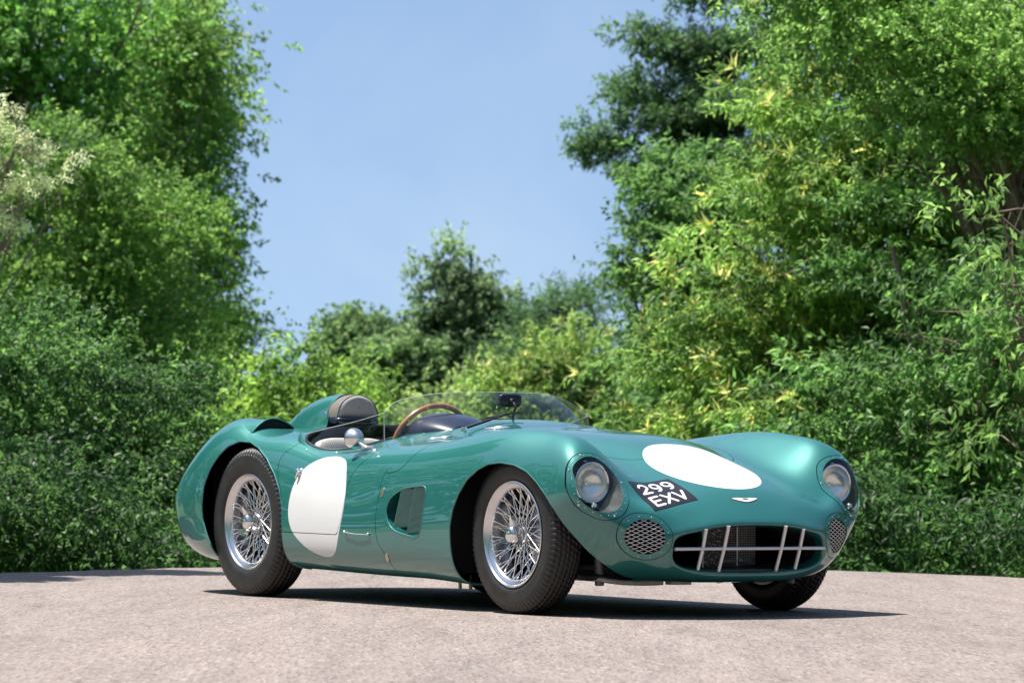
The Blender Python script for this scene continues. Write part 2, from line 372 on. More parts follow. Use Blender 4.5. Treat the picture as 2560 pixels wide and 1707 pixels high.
def tree(name, label, cat, base, blobs, leaf, n_boughs, twigs, per, col, col2=None, spray=(.45, .18), trunk_r=.12, droop=.35, mix=.5, shell=.55, catkin=None, fine=True, seed=1, group=None, limbs=26, bright=.25, parts=True, bark=None, upward=.5, lean=None, twig_len=.28):
    """a tree: tapered trunk and limbs, crown of leaf sprays gathered on boughs.
    base and blobs (centre t, s, z, radii t, s, z) in camera-free ground coordinates; leaf (length, width)"""
    rng = np.random.default_rng(seed); root = empty(name, tuple(tsz(base))); tag(root, label, cat, group); o = tsz(base)
    bl = np.array(blobs, float); vol = (bl[:, 3]*bl[:, 4]*bl[:, 5])**.75; which = rng.choice(len(bl), n_boughs, p=vol/vol.sum())
    d = nrm(rng.normal(size=(n_boughs, 3))); rad = (shell+(1-shell)*rng.random(n_boughs))**.8*(.72+.46*rng.random(n_boughs)**1.5)
    d[:, 1] = np.where(rng.random(n_boughs) < .6, -np.abs(d[:, 1]), d[:, 1])
    B = bl[which, :3]+d*bl[which, 3:6]*rad[:, None]
    out = nrm(d/bl[which, 3:6]); 
    ctr = bl[which, :3]
    size = spray[0]*(.6+.8*rng.random(n_boughs))
    bt = rng.random(n_boughs)
    # twigs
    k = np.repeat(np.arange(n_boughs), twigs); nT = len(k)
    off = rng.normal(size=(nT, 3))*size[k][:, None]*np.array([1, 1, spray[1]/spray[0]])*.62
    ax = out[k]; off[:, 2] -= droop*.35*np.linalg.norm(off[:, :2], axis=1)**1.3
    TP = B[k]+off; TD = nrm(ax*.7+nrm(off)*.8+rng.normal(size=(nT, 3))*.35+np.array([0, 0, -droop*.6]))
    # leaves
    j = np.repeat(np.arange(nT), per); nL = len(j); u = rng.random(nL)
    P = TP[j]+TD[j]*(u*twig_len)[:, None]+rng.normal(size=(nL, 3))*.012
    LD = nrm(TD[j]*.55+nrm(rng.normal(size=(nL, 3)))*.95+np.array([0, 0, -droop]))
    LN = nrm(np.array([0, 0, upward])+nrm(rng.normal(size=(nL, 3)))*.8+out[k[j]]*.35)
    c1 = np.array(col, float); c2 = np.array(col2 if col2 is not None else col, float)
    m = np.clip(mix*.55+.45*(bt[k[j]]-.5)+rng.normal(size=nL)*.16+(u-.5)*.25, 0, 1)[:, None]
    tint = (c1*(1-m)+c2*m)*np.exp(rng.normal(size=nL)*bright*.55)[:, None]*(1+.75*(bt[k[j]]-.5))[:, None]
    Lv = Leaves(); L = leaf[0]*(.7+.55*rng.random(nL)); W = leaf[1]*(.75+.5*rng.random(nL))
    ori = np.stack([RT, FW, UP]); toW = lambda a: a@ori
    Lv.add(tsz(P)-o, toW(LD), toW(LN), L, W, tint, fine)
    if catkin:
        sel = np.where(rng.random(nT) < catkin[0])[0]; sel = sel[(out[k[sel], 0] < catkin[2])]
        q = np.repeat(sel, 11); nC = len(q)
        CD = nrm(TD[q]*.4+rng.normal(size=(nC, 3))*.55+np.array([0, 0, .25])); cp = TP[q]+TD[q]*.10
        ct = np.array(catkin[1])*np.exp(rng.normal(size=nC)*.18)[:, None]
        Lv.add(tsz(cp)-o, toW(CD), toW(nrm(rng.normal(size=(nC, 3)))), .09+.08*rng.random(nC), .0050+.003*rng.random(nC), ct, False, .5)
    STAT[0] += sum(n*(4 if kk == 5 else 2) for n, kk in Lv.k)
    Lv.build('crown', LEAFMAT, root)
    # wood
    mb = MB(); top = bl[:, :3].mean(0); b = np.array(base, float); hgt = ((bl[:, 2]+bl[:, 5]*.6).max()-b[2])*(1 if limbs else .3)
    ln = np.array(lean if lean is not None else (0, 0)); 
    spine = lambda f: np.array([b[0]+(top[0]-b[0])*f+ln[0]*math.sin(math.pi*f), b[1]+(top[1]-b[1])*f+ln[1]*math.sin(math.pi*f), b[2]+hgt*f])
    tr = np.array([spine(f) for f in np.linspace(0, 1, 14)])+np.r_[np.zeros((1, 3)), rng.normal(size=(13, 3))*trunk_r*.25]
    mb.tube(tsz(tr)-o, trunk_r*np.linspace(1.15, .22, 14)**1.1, 9)
    for q in rng.permutation(n_boughs)[:limbs]:
        f = np.clip((B[q][2]-b[2])/max(hgt, .1)*rng.uniform(.45, .8), .08, .92); a = spine(f); e = B[q]
        mid = a*.45+e*.55+np.array([0, 0, .10*np.linalg.norm(e-a)])*rng.uniform(-.3, 1); pth = smooth_path([a, (a+mid)/2+rng.normal(size=3)*.05, mid, (mid+e)/2+rng.normal(size=3)*.08, e], 9)
        mb.tube(tsz(pth)-o, trunk_r*(.16+.28*(1-f))*np.linspace(1, .22, 9), 5)
        for _ in range(3):
            i = rng.integers(3, 8); e2 = pth[i]+(B[rng.integers(n_boughs)]-pth[i])*.0+rng.normal(size=3)*size[q]*.9; mb.tube(tsz(np.array([pth[i], (pth[i]+e2)/2+rng.normal(size=3)*.05, e2]))-o, np.array([.012, .009, .004])*(trunk_r/.12)**.5, 4)
    mb.build('trunk', bark or BARK, root, 60)
    return root
G_DEEP = (.060, .130, .036); G_MID = (.095, .180, .046); G_LIGHT = (.150, .235, .058); G_YEL = (.205, .275, .060); G_BLUE = (.045, .095, .040)
CATK = (.36, .37, .15)
def zg(t, s): return float(crest(np.array([(CP+t*RT+s*FW)[:2]]))[0])
def right_trees():
    # sweet chestnut in flower, left flank of the right-hand wood
    s = 36
    tree('sweet_chestnut', 'tall sweet chestnut with yellow catkins right of the open sky', 'tree', (3.6, s+1.5, zg(3.6, s+1.5)),
         [(2.6, s, 1.2, 2.0, 1.6, 1.5), (3.0, s, 2.7, 1.75, 1.5, 1.3), (3.5, s, 4.0, 1.65, 1.5, 1.3), (4.2, s+.5, 5.2, 1.7, 1.5, 1.1), (2.3, s-.6, .2, 1.9, 1.2, 1.0)],
         (.088, .030), 330, 28, 12, G_MID, G_YEL, spray=(.36, .06), trunk_r=.20, droop=.50, mix=.26, shell=.45, catkin=(.12, CATK, -.05), seed=11, limbs=50, fine=False)
    # darker broad crown to the right with limbs showing
    s = 34
    tree('hornbeam', 'dense green tree with bare brown limbs showing at the right edge', 'tree', (5.6, s+1.0, zg(5.6, s+1)),
         [(4.3, s+.8, 2.2, 1.6, 1.5, 1.6), (5.4, s+.8, 3.2, 1.7, 1.6, 1.5), (4.6, s+.8, 4.3, 1.5, 1.5, 1.2), (5.8, s+.6, 1.4, 1.5, 1.4, 1.4)],
         (.075, .036), 190, 30, 12, G_DEEP, G_MID, spray=(.42, .045), trunk_r=.20, droop=.30, mix=.42, shell=.25, seed=12, limbs=110, fine=False, bark=pbr('brown_limb_bark', (.20, .13, .085), .85, noise=.45, nscale=10, bump=.5, bscale=30))
    s = 32.5
    tree('field_maple', 'bright small-leaved tree filling the top right corner', 'tree', (5.2, s+1.4, zg(5.2, s+1.4)),
         [(3.2, s+.2, 4.4, 1.0, .9, .55), (4.2, s, 3.95, .9, .8, .5), (2.6, s+.6, 4.75, .9, .9, .45), (4.9, s+.6, 4.9, 1.2, 1, .6), (3.6, s, 3.5, .7, .6, .35)],
         (.050, .033), 160, 28, 12, G_MID, G_LIGHT, spray=(.32, .06), trunk_r=.10, droop=.18, mix=.5, shell=.35, seed=13, limbs=40, fine=False)
    s = 31
    tree('young_chestnut', 'large-leaved young chestnut at the right behind the nose of the car', 'tree', (3.9, s+1.2, zg(3.9, s+1.2)),
         [(3.3, s+.8, .9, 1.2, .9, 1.0), (4.0, s+.3, 1.9, .9, .8, .8), (2.4, s+1.2, .3, 1.2, .9, .9), (3.7, s+.5, -.2, 1.3, .8, .8), (1.9, s+1.8, -.1, 1.0, .8, .8)],
         (.090, .032), 130, 24, 11, G_DEEP, G_MID, spray=(.38, .05), trunk_r=.08, droop=.40, mix=.40, shell=.25, seed=14, limbs=70, fine=False)
    s = 29
    tree('undergrowth_shrub', 'low dark shrub at the foot of the right-hand trees', 'shrub', (3.0, s+.6, zg(3.0, s+.6)),
         [(1.9, s+1, -.3, .6, .7, .5), (2.6, s+.6, -.05, .5, .6, .6), (3.2, s+.4, -.4, .7, .6, .45), (3.9, s, .1, .6, .6, .7), (1.0, s+1.8, -.5, .9, .7, .5), (2.3, s+.9, .35, .5, .5, .5)],
         (.082, .030), 120, 24, 10, (.024, .060, .019), (.066, .125, .034), spray=(.36, .10), trunk_r=.03, droop=.45, mix=.38, shell=.2, seed=15, limbs=0, fine=False)
    tree('loose_sapling', 'sapling of large bright drooping leaves at the right edge of the frame', 'tree', (3.9, 27.2, zg(3.9, 27.2)),
         [(3.25, 26.6, 2.05, .40, .35, .45), (3.35, 26.6, 1.15, .35, .35, .4)],
         (.105, .032), 9, 9, 8, G_MID, G_LIGHT, spray=(.24, .12), trunk_r=.03, droop=.45, mix=.6, shell=.3, seed=16, limbs=12)
    # behind: fir and oak against the sky
    s = 56
    bl = []
    for z, r in ((1.5, 2.3), (2.4, 2.2), (3.3, 2.0), (4.2, 1.85), (5.0, 1.7), (5.8, 1.45), (6.6, 1.2), (7.4, .9)):
        for a in np.linspace(0, 2*math.pi, 7, endpoint=False)+z:
            bl.append((3.15+.55*r*math.cos(a), s+.55*r*math.sin(a), z-.08*r, .55*r, .45*r, .20))
    bl += [(1.45, s, 5.25, .72, .35, .20), (1.80, s, 6.65, .58, .35, .20), (1.9, s, 5.9, .6, .35, .22), (1.95, s, 4.6, .6, .4, .3), (2.3, s, 7.5, .5, .3, .22), (1.2, s, 5.05, .35, .3, .13), (2.6, s, 5.4, .7, .5, .6), (2.6, s, 4.6, .7, .5, .5), (2.7, s, 6.3, .6, .5, .5)]*3
    tree('silver_fir', 'dark conifer with tiered boughs reaching into the sky', 'tree', (2.95, s, zg(2.9, s)), bl, (.100, .028), 460, 26, 10, (.036, .085, .028), (.080, .130, .050), spray=(.26, .10), trunk_r=.06, droop=.25, mix=.40, shell=.10, fine=False, seed=17, limbs=16, twig_len=.2)
    s = 46
    tree('holm_oak', 'dark green oak between the chestnut and the conifer', 'tree', (2.6, s+1, zg(2.6, s)), [(2.2, s, 3.0, 1.0, 1.2, 1.0), (2.4, s, 1.8, 1.2, 1.2, 1.0), (2.05, s, 3.7, .7, .8, .6)],
         (.085, .045), 130, 20, 9, (.050, .112, .032), (.095, .165, .045), spray=(.26, .12), trunk_r=.13, droop=.2, mix=.35, shell=.5, fine=False, seed=18, limbs=24)
    s = 62
    tree('scots_pine', 'small dark pine rising between the mid-distance trees and the right-hand chestnut', 'tree', (.75, s, zg(.7, s)), [(.62, s, 2.55, .5, .5, .45), (.45, s, 1.9, .7, .7, .7), (.95, s, 3.0, .4, .4, .30), (.3, s, 1.2, .9, .7, .7), (-.1, s, 1.9, .5, .5, .5)],
         (.11, .022), 120, 24, 9, (.045, .095, .04), (.09, .15, .06), spray=(.22, .16), trunk_r=.09, droop=-.3, mix=.4, shell=.4, fine=False, seed=19, limbs=12)
    s = 41  # dark leaves added behind the boughs to stand in for deep shade
    tree('shade_backdrop_tree', 'dark-leaved backdrop tree added to give deep shade between the right-hand boughs', 'tree', (5.0, s+.6, zg(5.0, s)),
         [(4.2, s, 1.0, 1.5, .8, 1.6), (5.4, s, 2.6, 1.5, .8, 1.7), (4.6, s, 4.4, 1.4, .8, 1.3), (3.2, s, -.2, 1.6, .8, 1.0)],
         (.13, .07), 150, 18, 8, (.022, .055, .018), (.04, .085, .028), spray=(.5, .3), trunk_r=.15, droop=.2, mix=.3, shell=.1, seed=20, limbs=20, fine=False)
def middle_trees():
    s = 72  # leaf colours at this distance lightened to stand in for haze
    tree('turkey_oak', 'tall twin-topped tree in the middle distance behind the windscreen', 'tree', (-.65, s, zg(0, s)),
         [(-1.15, s, 3.55, .72, .5, .75), (-1.05, s, 2.8, .75, .6, .7), (-.32, s, 3.0, .75, .5, .8), (-.75, s, 2.2, 1.15, .9, .8), (-.1, s, 2.1, .7, .6, .8), (-1.3, s, 1.5, 1.1, .8, .8), (-1.75, s, 2.4, .7, .6, .6), (-.2, s, 1.3, 1.1, .8, .8), (.15, s, 2.0, .6, .6, .7), (-1.15, s, 4.2, .3, .3, .35)],
         (.100, .058), 420, 19, 9, (.070, .120, .055), (.155, .205, .095), spray=(.19, .09), trunk_r=.11, droop=.12, mix=.45, shell=.5, fine=False, seed=21, limbs=34)
    tree('round_oak', 'round-headed oak in the middle distance above the head rest', 'tree', (-2.8, s, zg(-2.8, s)),
         [(-2.75, s, 2.8, .72, .6, .55), (-2.6, s, 1.9, 1.0, .8, .8), (-3.1, s, 1.3, .8, .7, .8), (-2.05, s-1, 2.2, .7, .6, .6), (-1.9, s-1, 1.0, 1.0, .7, .8)],
         (.100, .058), 330, 19, 9, (.065, .120, .05), (.15, .21, .085), spray=(.20, .10), trunk_r=.10, droop=.1, mix=.45, shell=.45, fine=False, seed=22, limbs=24)
    s = 60
    tree('weeping_willow', 'pale grey-green weeping shrub just above the steering wheel', 'shrub', (-1.3, s, zg(-1.3, s)), [(-1.35, s, 1.0, .55, .5, .75), (-.85, s, .9, .6, .5, .7), (-1.9, s, .6, .6, .5, .7), (-.4, s, .5, .6, .5, .7)],
         (.10, .032), 130, 18, 9, (.14, .20, .065), (.24, .30, .10), spray=(.22, .22), trunk_r=.06, droop=.7, mix=.5, shell=.4, fine=False, seed=23, limbs=14)
    s = 54
    tree('flowering_chestnut', 'cream-flowered chestnut behind the right half of the windscreen', 'tree', (.45, s, zg(.4, s)), [(.0, s, 1.55, .5, .45, .45), (.35, s, 1.3, .7, .6, .6), (.75, s, 1.8, .6, .5, .7), (-.25, s, .9, .5, .5, .5), (.9, s, .9, .8, .6, .8), (.3, s-.5, .5, 1.0, .6, .6)],
         (.11, .036), 190, 18, 10, G_MID, (.20, .25, .07), spray=(.24, .16), trunk_r=.08, droop=.5, mix=.5, shell=.45, catkin=(.22, (.33, .34, .17), .9), fine=False, seed=24, limbs=14)
    s = 44
    tree('hazel_bush', 'bright yellow-green bush rising left of the head rest', 'shrub', (-2.6, s, zg(-2.6, s)),
         [(-2.35, s, .9, .7, .6, .6), (-2.0, s+1, 1.2, .5, .5, .5), (-2.9, s, .6, .7, .6, .6), (-1.7, s+1, .5, .8, .6, .6), (-2.1, s, .1, 1.2, .6, .6), (-2.55, s, 1.45, .35, .35, .35)],
         (.10, .036), 260, 20, 10, (.085, .17, .035), (.19, .27, .05), spray=(.28, .17), trunk_r=.06, droop=.4, mix=.55, shell=.45, seed=25, limbs=20, fine=False)
def left_trees():
    s = 36
    tree('sycamore', 'dark broad-leaved tree filling the upper left of the frame', 'tree', (-7.25, 52.92, zg(-7.25, 52.92)),
         [(-7.32, 52.20, 5.36, 1.77, 1.74, 1.63), (-6.60, 52.20, 6.66, 1.77, 1.74, 1.04), (-7.47, 52.20, 3.18, 1.92, 1.74, 1.77), (-6.45, 52.92, 3.91, 1.48, 1.59, 1.33), (-7.61, 52.20, 1.15, 1.77, 1.45, 1.48), (-5.87, 52.92, 5.65, 1.04, 1.16, 1.04)],
         (0.090, 0.060), 330, 22, 11, (.060, .15, .035), (.15, .26, .045), spray=(0.61, 0.174), trunk_r=0.28, droop=.3, mix=.4, shell=.45, seed=31, limbs=44, fine=False)
    s = 37.5
    tree('silver_birch', 'light green birch with hanging sprays against the sky at left', 'tree', (-4.50, 55.24, zg(-4.50, 55.24)),
         [(-4.60, 54.38, 5.94, 0.81, 0.72, 1.04), (-4.96, 54.38, 4.63, 1.04, 0.87, 1.04), (-5.47, 54.38, 3.47, 1.11, 0.87, 1.04), (-4.96, 54.38, 2.17, 1.04, 0.87, 1.04), (-4.31, 54.38, 5.07, 0.30, 0.36, 0.96), (-4.41, 54.38, 6.30, 0.33, 0.36, 0.37), (-4.89, 54.38, 6.81, 0.52, 0.43, 0.52)],
         (0.064, 0.040), 200, 24, 11, (.085, .165, .040), (.18, .275, .06), spray=(0.38, 0.348), trunk_r=0.10, droop=.75, mix=.5, shell=.35, seed=32, limbs=40, fine=False, bark=pbr('birch_bark', (.42, .36, .28), .8, noise=.4, nscale=14))
    s = 41
    tree('yellowing_chestnut', 'chestnut with yellow shoot tips edging the sky at left', 'tree', (-4.48, 58.80, zg(-4.48, 58.80)),
         [(-4.90, 57.40, 3.94, 0.93, 0.84, 1.00), (-5.04, 57.40, 5.62, 0.86, 0.84, 1.14), (-4.69, 57.40, 2.68, 0.89, 0.84, 0.86), (-4.97, 57.40, 1.56, 1.07, 0.84, 0.86), (-5.39, 57.40, 0.30, 1.29, 0.84, 1.14), (-5.32, 57.40, 6.88, 0.86, 0.84, 0.71)],
         (0.116, 0.037), 300, 20, 11, G_MID, (.27, .35, .06), spray=(0.39, 0.196), trunk_r=0.14, droop=.45, mix=.6, shell=.5, catkin=(.06, (.34, .36, .07), 2.), seed=33, limbs=24, fine=False)
    s = 34
    tree('hawthorn', 'mid-green small tree in front of the dark left-hand crowns', 'tree', (-4.90, 48.44, zg(-4.90, 48.44)),
         [(-5.46, 47.60, 4.08, 0.86, 0.84, 0.64), (-4.62, 47.60, 3.38, 0.86, 0.84, 0.71), (-5.74, 47.60, 2.82, 1.00, 0.84, 0.71), (-4.48, 47.88, 2.12, 0.86, 0.84, 0.71), (-3.85, 48.44, 1.42, 0.71, 0.70, 0.71), (-5.32, 47.60, 1.70, 1.14, 0.84, 0.86)],
         (0.057, 0.033), 270, 22, 12, (.065, .14, .036), (.18, .27, .055), spray=(0.50, 0.077), trunk_r=0.10, droop=.25, mix=.5, shell=.3, seed=37, limbs=44, fine=False, bark=pbr('pale_branch_bark', (.34, .27, .20), .85, noise=.4, nscale=12))
    s = 31.5
    tree('elder_thicket', 'fine-leaved green thicket at lower left behind the tail', 'shrub', (-3.2, s+.8, zg(-3.2, s)),
         [(-3.9, s, 1.35, .7, .8, .5), (-3.0, s+.4, 1.0, .6, .8, .5), (-3.7, s-.5, .4, .9, .7, .6), (-2.7, s, .3, .7, .7, .5), (-2.2, s+1.5, .45, .5, .6, .5), (-1.9, s+1.2, -.2, .8, .6, .5), (-3.2, s-.8, -.4, 1.3, .5, .4)],
         (.052, .029), 220, 34, 11, (.026, .068, .022), (.090, .165, .040), spray=(.36, .06), trunk_r=.03, droop=.28, mix=.42, shell=.3, seed=34, limbs=0, fine=False)
    s = 28.2
    tree('bramble_bank', 'dark bramble bank along the road crest at far left', 'shrub', (-3.2, s+.3, zg(-3.2, s)),
         [(-3.5, s, .05, .5, .5, .55), (-2.7, s+.3, -.3, .6, .5, .4), (-2.0, s+.7, -.15, .45, .5, .5), (-1.3, s+1.2, -.4, .7, .5, .4), (-4.2, s-.6, .2, .6, .5, .7), (-.4, s+2, -.45, .9, .5, .5), (-3.0, s-.2, .25, .4, .4, .4)],
         (.055, .032), 190, 26, 11, (.020, .052, .017), (.070, .132, .034), spray=(.34, .10), trunk_r=.02, droop=.4, mix=.42, shell=.2, seed=35, limbs=0, fine=False)
    s = 30
    tree('larch', 'pale grey-green larch branch at the left edge of the frame', 'tree', (-5.2, s+.4, zg(-5.2, s)),
         [(-3.75, s, 3.30, .20, .2, .05), (-3.50, s, 3.05, .16, .2, .05), (-3.72, s, 2.98, .22, .2, .06), (-3.75, s, 2.72, .24, .2, .06), (-3.45, s, 2.74, .12, .15, .05), (-3.85, s, 2.45, .16, .2, .06), (-3.36, s, 2.92, .08, .1, .04), (-4.1, s, 3.0, .3, .3, .3)],
         (.042, .013), 40, 9, 14, (.28, .31, .18), (.46, .48, .33), spray=(.085, .035), trunk_r=.05, droop=.05, mix=.5, shell=.2, seed=36, limbs=36, fine=False, twig_len=.10, bark=pbr('larch_bark', (.24, .20, .16), .9, noise=.3))
right_trees(); middle_trees(); left_trees()
def far_wood():
    """distant wood behind everything and the wood on the camera's side that the paintwork mirrors"""
    rng = np.random.default_rng(5)
    def mass(name, C, R, n, L, W, cols):
        k = rng.integers(0, len(C), n); d = nrm(rng.normal(size=(n, 3))); P = C[k]+d*R[k]*(.75+.3*rng.random((n, 1)))
        D = nrm(rng.normal(size=(n, 3))+np.array([0, 0, -.3])); N = nrm(d+rng.normal(size=(n, 3))*.5)
        lv = Leaves(); t = np.array(cols)[rng.integers(0, len(cols), n)]*np.exp(rng.normal(size=(n, 1))*.2)
        lv.add(P, D, N, L*(.7+.6*rng.random(n)), W*(.7+.6*rng.random(n)), t, False)
        o = lv.build(name, LEAFMAT, None); tag(o, kind='stuff'); STAT[0] += n*2; return o
    C = []; R = []
    for t in np.arange(-16, 17, 1.6):
        s = 105+rng.uniform(-8, 8); h = rng.uniform(1.6, 2.6); C.append(tsz((t, s, h*.2-.6))); R.append((2.2, 2.2, h))
    mass('roadside_foliage', np.array([tsz((-4.35, 21.9, 2.6)), tsz((-4.5, 21.5, 3.6)), tsz((-4.2, 22.6, 1.8)), tsz((-4.3, 22.6, 4.2)), tsz((-4.1, 22.9, 5.0))]), np.array([(.75, .6, .7), (.9, .6, .8), (.7, .6, .7), (.7, .45, .7), (.7, .3, .6)]), 14000, .16, .10, [(.05, .12, .03), (.08, .16, .04)])   # just outside the frame at left: its shade lies on the road
    mass('distant_wood', np.array(C), np.array(R), 26000, .34, .2, [(.08, .14, .07), (.11, .17, .08)])
    C = []; R = []
    for sd in (-1, 1):                              # the wood goes on to both sides of the frame
        for q in range(9):
            C.append(tsz((sd*rng.uniform(8.5, 20), rng.uniform(36, 52), rng.uniform(-.3, 4.6)))); R.append((2.4, 2.2, 1.8))
    mass('flanking_wood', np.array(C), np.array(R), 24000, .30, .16, [(.045, .10, .03), (.08, .16, .045)])
    C = []; R = []
    for a in np.linspace(-2.35, 2.35, 40):          # arc behind and beside the camera
        for k in range(3):
            r = rng.uniform(26, 36); h = rng.uniform(2.5, 4.5); q = -FW*math.cos(a*1.1)+RT*math.sin(a*1.1)
            C.append(CP+FW*14+q*r+UP*(h*.6+k*3.2)); R.append((3.2, 3.2, h*.75))
    mass('surrounding_wood', np.array(C), np.array(R), 42000, .68, .42, [(.04, .09, .025), (.07, .14, .03), (.05, .11, .03)])
far_wood()
# ------------------------------------------------------------------ car body surface
# rows run from the tail to the mouth; each row is half a ring from top centre to bottom centre (x, y, z)
def _row(x, pts):
    return [(x, y, z) for y, z in pts]
NET = [
 [(-1.0, 0, .43)] + [(-1.0, .03*math.sin(k*math.pi/12), .43+.03*math.cos(k*math.pi/12)) for k in range(1, 12)] + [(-1.0, 0, .40)],
 [(-.965,0,.58),(-.96,.15,.58),(-.955,.28,.575),(-.945,.38,.57),(-.935,.45,.56),(-.93,.50,.54),(-.925,.54,.50),(-.925,.55,.45),(-.925,.545,.38),(-.935,.52,.32),(-.945,.46,.28),(-.955,.25,.27),(-.96,0,.27)],
 [(-.87,0,.67),(-.865,.17,.67),(-.855,.32,.665),(-.84,.43,.66),(-.825,.52,.645),(-.81,.59,.61),(-.80,.65,.55),(-.80,.69,.47),(-.80,.69,.38),(-.81,.65,.28),(-.83,.55,.22),(-.85,.3,.2),(-.86,0,.2)],
 _row(-.62, [(0,.75),(.18,.75),(.34,.745),(.45,.75),(.53,.757),(.60,.735),(.67,.675),(.73,.59),(.755,.44),(.735,.29),(.66,.19),(.4,.17),(0,.17)]),
 _row(-.33, [(0,.79),(.18,.79),(.34,.785),(.44,.795),(.52,.825),(.595,.839),(.68,.80),(.75,.70),(.785,.52),(.785,.34),(.74,.18),(.4,.16),(0,.16)]),
 _row(-.14, [(0,.80),(.18,.80),(.34,.795),(.44,.797),(.52,.812),(.595,.822),(.68,.79),(.746,.70),(.781,.525),(.790,.34),(.74,.18),(.4,.155),(0,.155)]),
 _row(.0,  [(0,.805),(.18,.805),(.34,.80),(.44,.793),(.52,.785),(.595,.779),(.68,.755),(.742,.69),(.779,.53),(.790,.34),(.74,.18),(.4,.15),(0,.15)]),
 _row(.30, [(0,.81),(.18,.81),(.34,.80),(.45,.785),(.53,.772),(.60,.757),(.68,.725),(.738,.65),(.775,.50),(.787,.33),(.735,.17),(.4,.15),(0,.15)]),
 _row(.62, [(0,.815),(.18,.81),(.34,.785),(.46,.75),(.54,.72),(.61,.694),(.685,.668),(.734,.61),(.769,.49),(.784,.33),(.73,.165),(.4,.145),(0,.145)]),
 _row(.95, [(0,.825),(.18,.82),(.34,.80),(.46,.768),(.55,.735),(.62,.705),(.69,.675),(.737,.61),(.771,.48),(.785,.33),(.73,.16),(.4,.14),(0,.14)]),
 _row(1.25,[(0,.837),(.18,.830),(.34,.803),(.46,.772),(.55,.742),(.625,.718),(.695,.688),(.746,.62),(.776,.49),(.788,.33),(.73,.155),(.4,.14),(0,.14)]),
 _row(1.6, [(0,.803),(.18,.799),(.34,.78),(.45,.755),(.54,.748),(.62,.738),(.70,.705),(.754,.63),(.781,.5),(.791,.34),(.73,.15),(.4,.14),(0,.14)]),
 _row(1.95,[(0,.782),(.18,.777),(.33,.752),(.43,.735),(.53,.757),(.62,.775),(.705,.74),(.763,.655),(.790,.51),(.795,.34),(.735,.14),(.4,.13),(0,.13)]),
 _row(2.25,[(0,.751),(.18,.744),(.33,.712),(.425,.705),(.525,.752),(.62,.788),(.71,.752),(.770,.66),(.796,.51),(.793,.35),(.73,.16),(.4,.14),(0,.14)]),
 _row(2.5, [(0,.685),(.18,.675),(.32,.645),(.42,.660),(.52,.718),(.615,.768),(.70,.73),(.755,.64),(.775,.50),(.755,.35),(.68,.17),(.4,.14),(0,.14)]),
 [(2.72,0,.602),(2.72,.18,.594),(2.71,.31,.583),(2.70,.41,.592),(2.695,.515,.652),(2.685,.61,.710),(2.695,.707,.690),(2.697,.758,.605),(2.692,.766,.48),(2.68,.72,.35),(2.66,.61,.19),(2.66,.35,.15),(2.66,0,.145)],
 [(2.87,0,.545),(2.865,.17,.537),(2.855,.30,.523),(2.845,.40,.512),(2.835,.495,.512),(2.82,.585,.551),(2.812,.663,.551),(2.812,.704,.50),(2.817,.696,.42),(2.81,.64,.325),(2.80,.53,.20),(2.80,.30,.15),(2.8,0,.145)],
 [(2.955,0,.485),(2.95,.17,.478),(2.94,.29,.468),(2.93,.38,.458),(2.925,.45,.45),(2.92,.50,.435),(2.915,.535,.41),(2.915,.55,.38),(2.915,.55,.34),(2.91,.52,.27),(2.91,.44,.20),(2.91,.25,.155),(2.915,0,.15)],
 [(3.02,0,.42),(3.015,.17,.415),(3.00,.27,.405),(2.99,.34,.393),(2.98,.388,.382),(2.975,.418,.364),(2.97,.434,.342),(2.97,.437,.31),(2.965,.434,.277),(2.96,.404,.230),(2.96,.343,.195),(2.97,.2,.172),(2.975,0,.168)],
 [(3.035,0,.392),(3.03,.15,.387),(3.02,.25,.375),(3.01,.31,.362),(3.0,.354,.353),(2.99,.379,.338),(2.985,.391,.318),(2.98,.392,.29),(2.975,.391,.259),(2.972,.371,.229),(2.97,.315,.207),(2.975,.18,.195),(2.98,0,.19)],
 [(2.99,0,.382),(2.985,.15,.377),(2.975,.245,.366),(2.965,.303,.354),(2.955,.342,.341),(2.945,.366,.328),(2.94,.379,.312),(2.935,.383,.29),(2.93,.379,.264),(2.927,.357,.24),(2.925,.303,.22),(2.93,.176,.203),(2.935,0,.199)],
]
def body_grid(nu=330, nv=300):
    """dense (nu, nv, 3) grid of the whole ring, v periodic, plus unit normals."""
    N = np.array(NET); R, J, _ = N.shape
    ring = np.concatenate([N, (N*np.array([1, -1, 1]))[:, -2:0:-1]], 1)      # (R, 24, 3), +y side first
    d = np.linalg.norm(np.diff(np.concatenate([ring[3:], ring[3:, :1]], 1), axis=1), axis=2).mean(0)
    tv = np.concatenate([[0], np.cumsum(np.sqrt(d))])
    # even density of the query along v
    q = np.interp(np.arange(nv)/nv*len(d), np.arange(len(d)+1), tv)
    A = np.stack([_cubic(tv, ring[r], q, True) for r in range(R)])            # (R, nv, 3)
    du = np.sqrt(np.linalg.norm(np.diff(N, axis=0), axis=2).mean(1))
    tu = np.concatenate([[0], np.cumsum(du)])
    qu = np.linspace(0, tu[-1], nu)
    G = _cubic(tu, A.reshape(R, -1), qu).reshape(nu, nv, 3)
    gu = np.gradient(G, axis=0); gv = (np.roll(G, -1, 1)-np.roll(G, 1, 1))/2
    nr = np.cross(gu, gv); nr /= np.maximum(np.linalg.norm(nr, axis=2, keepdims=True), 1e-9)
    return G, nr
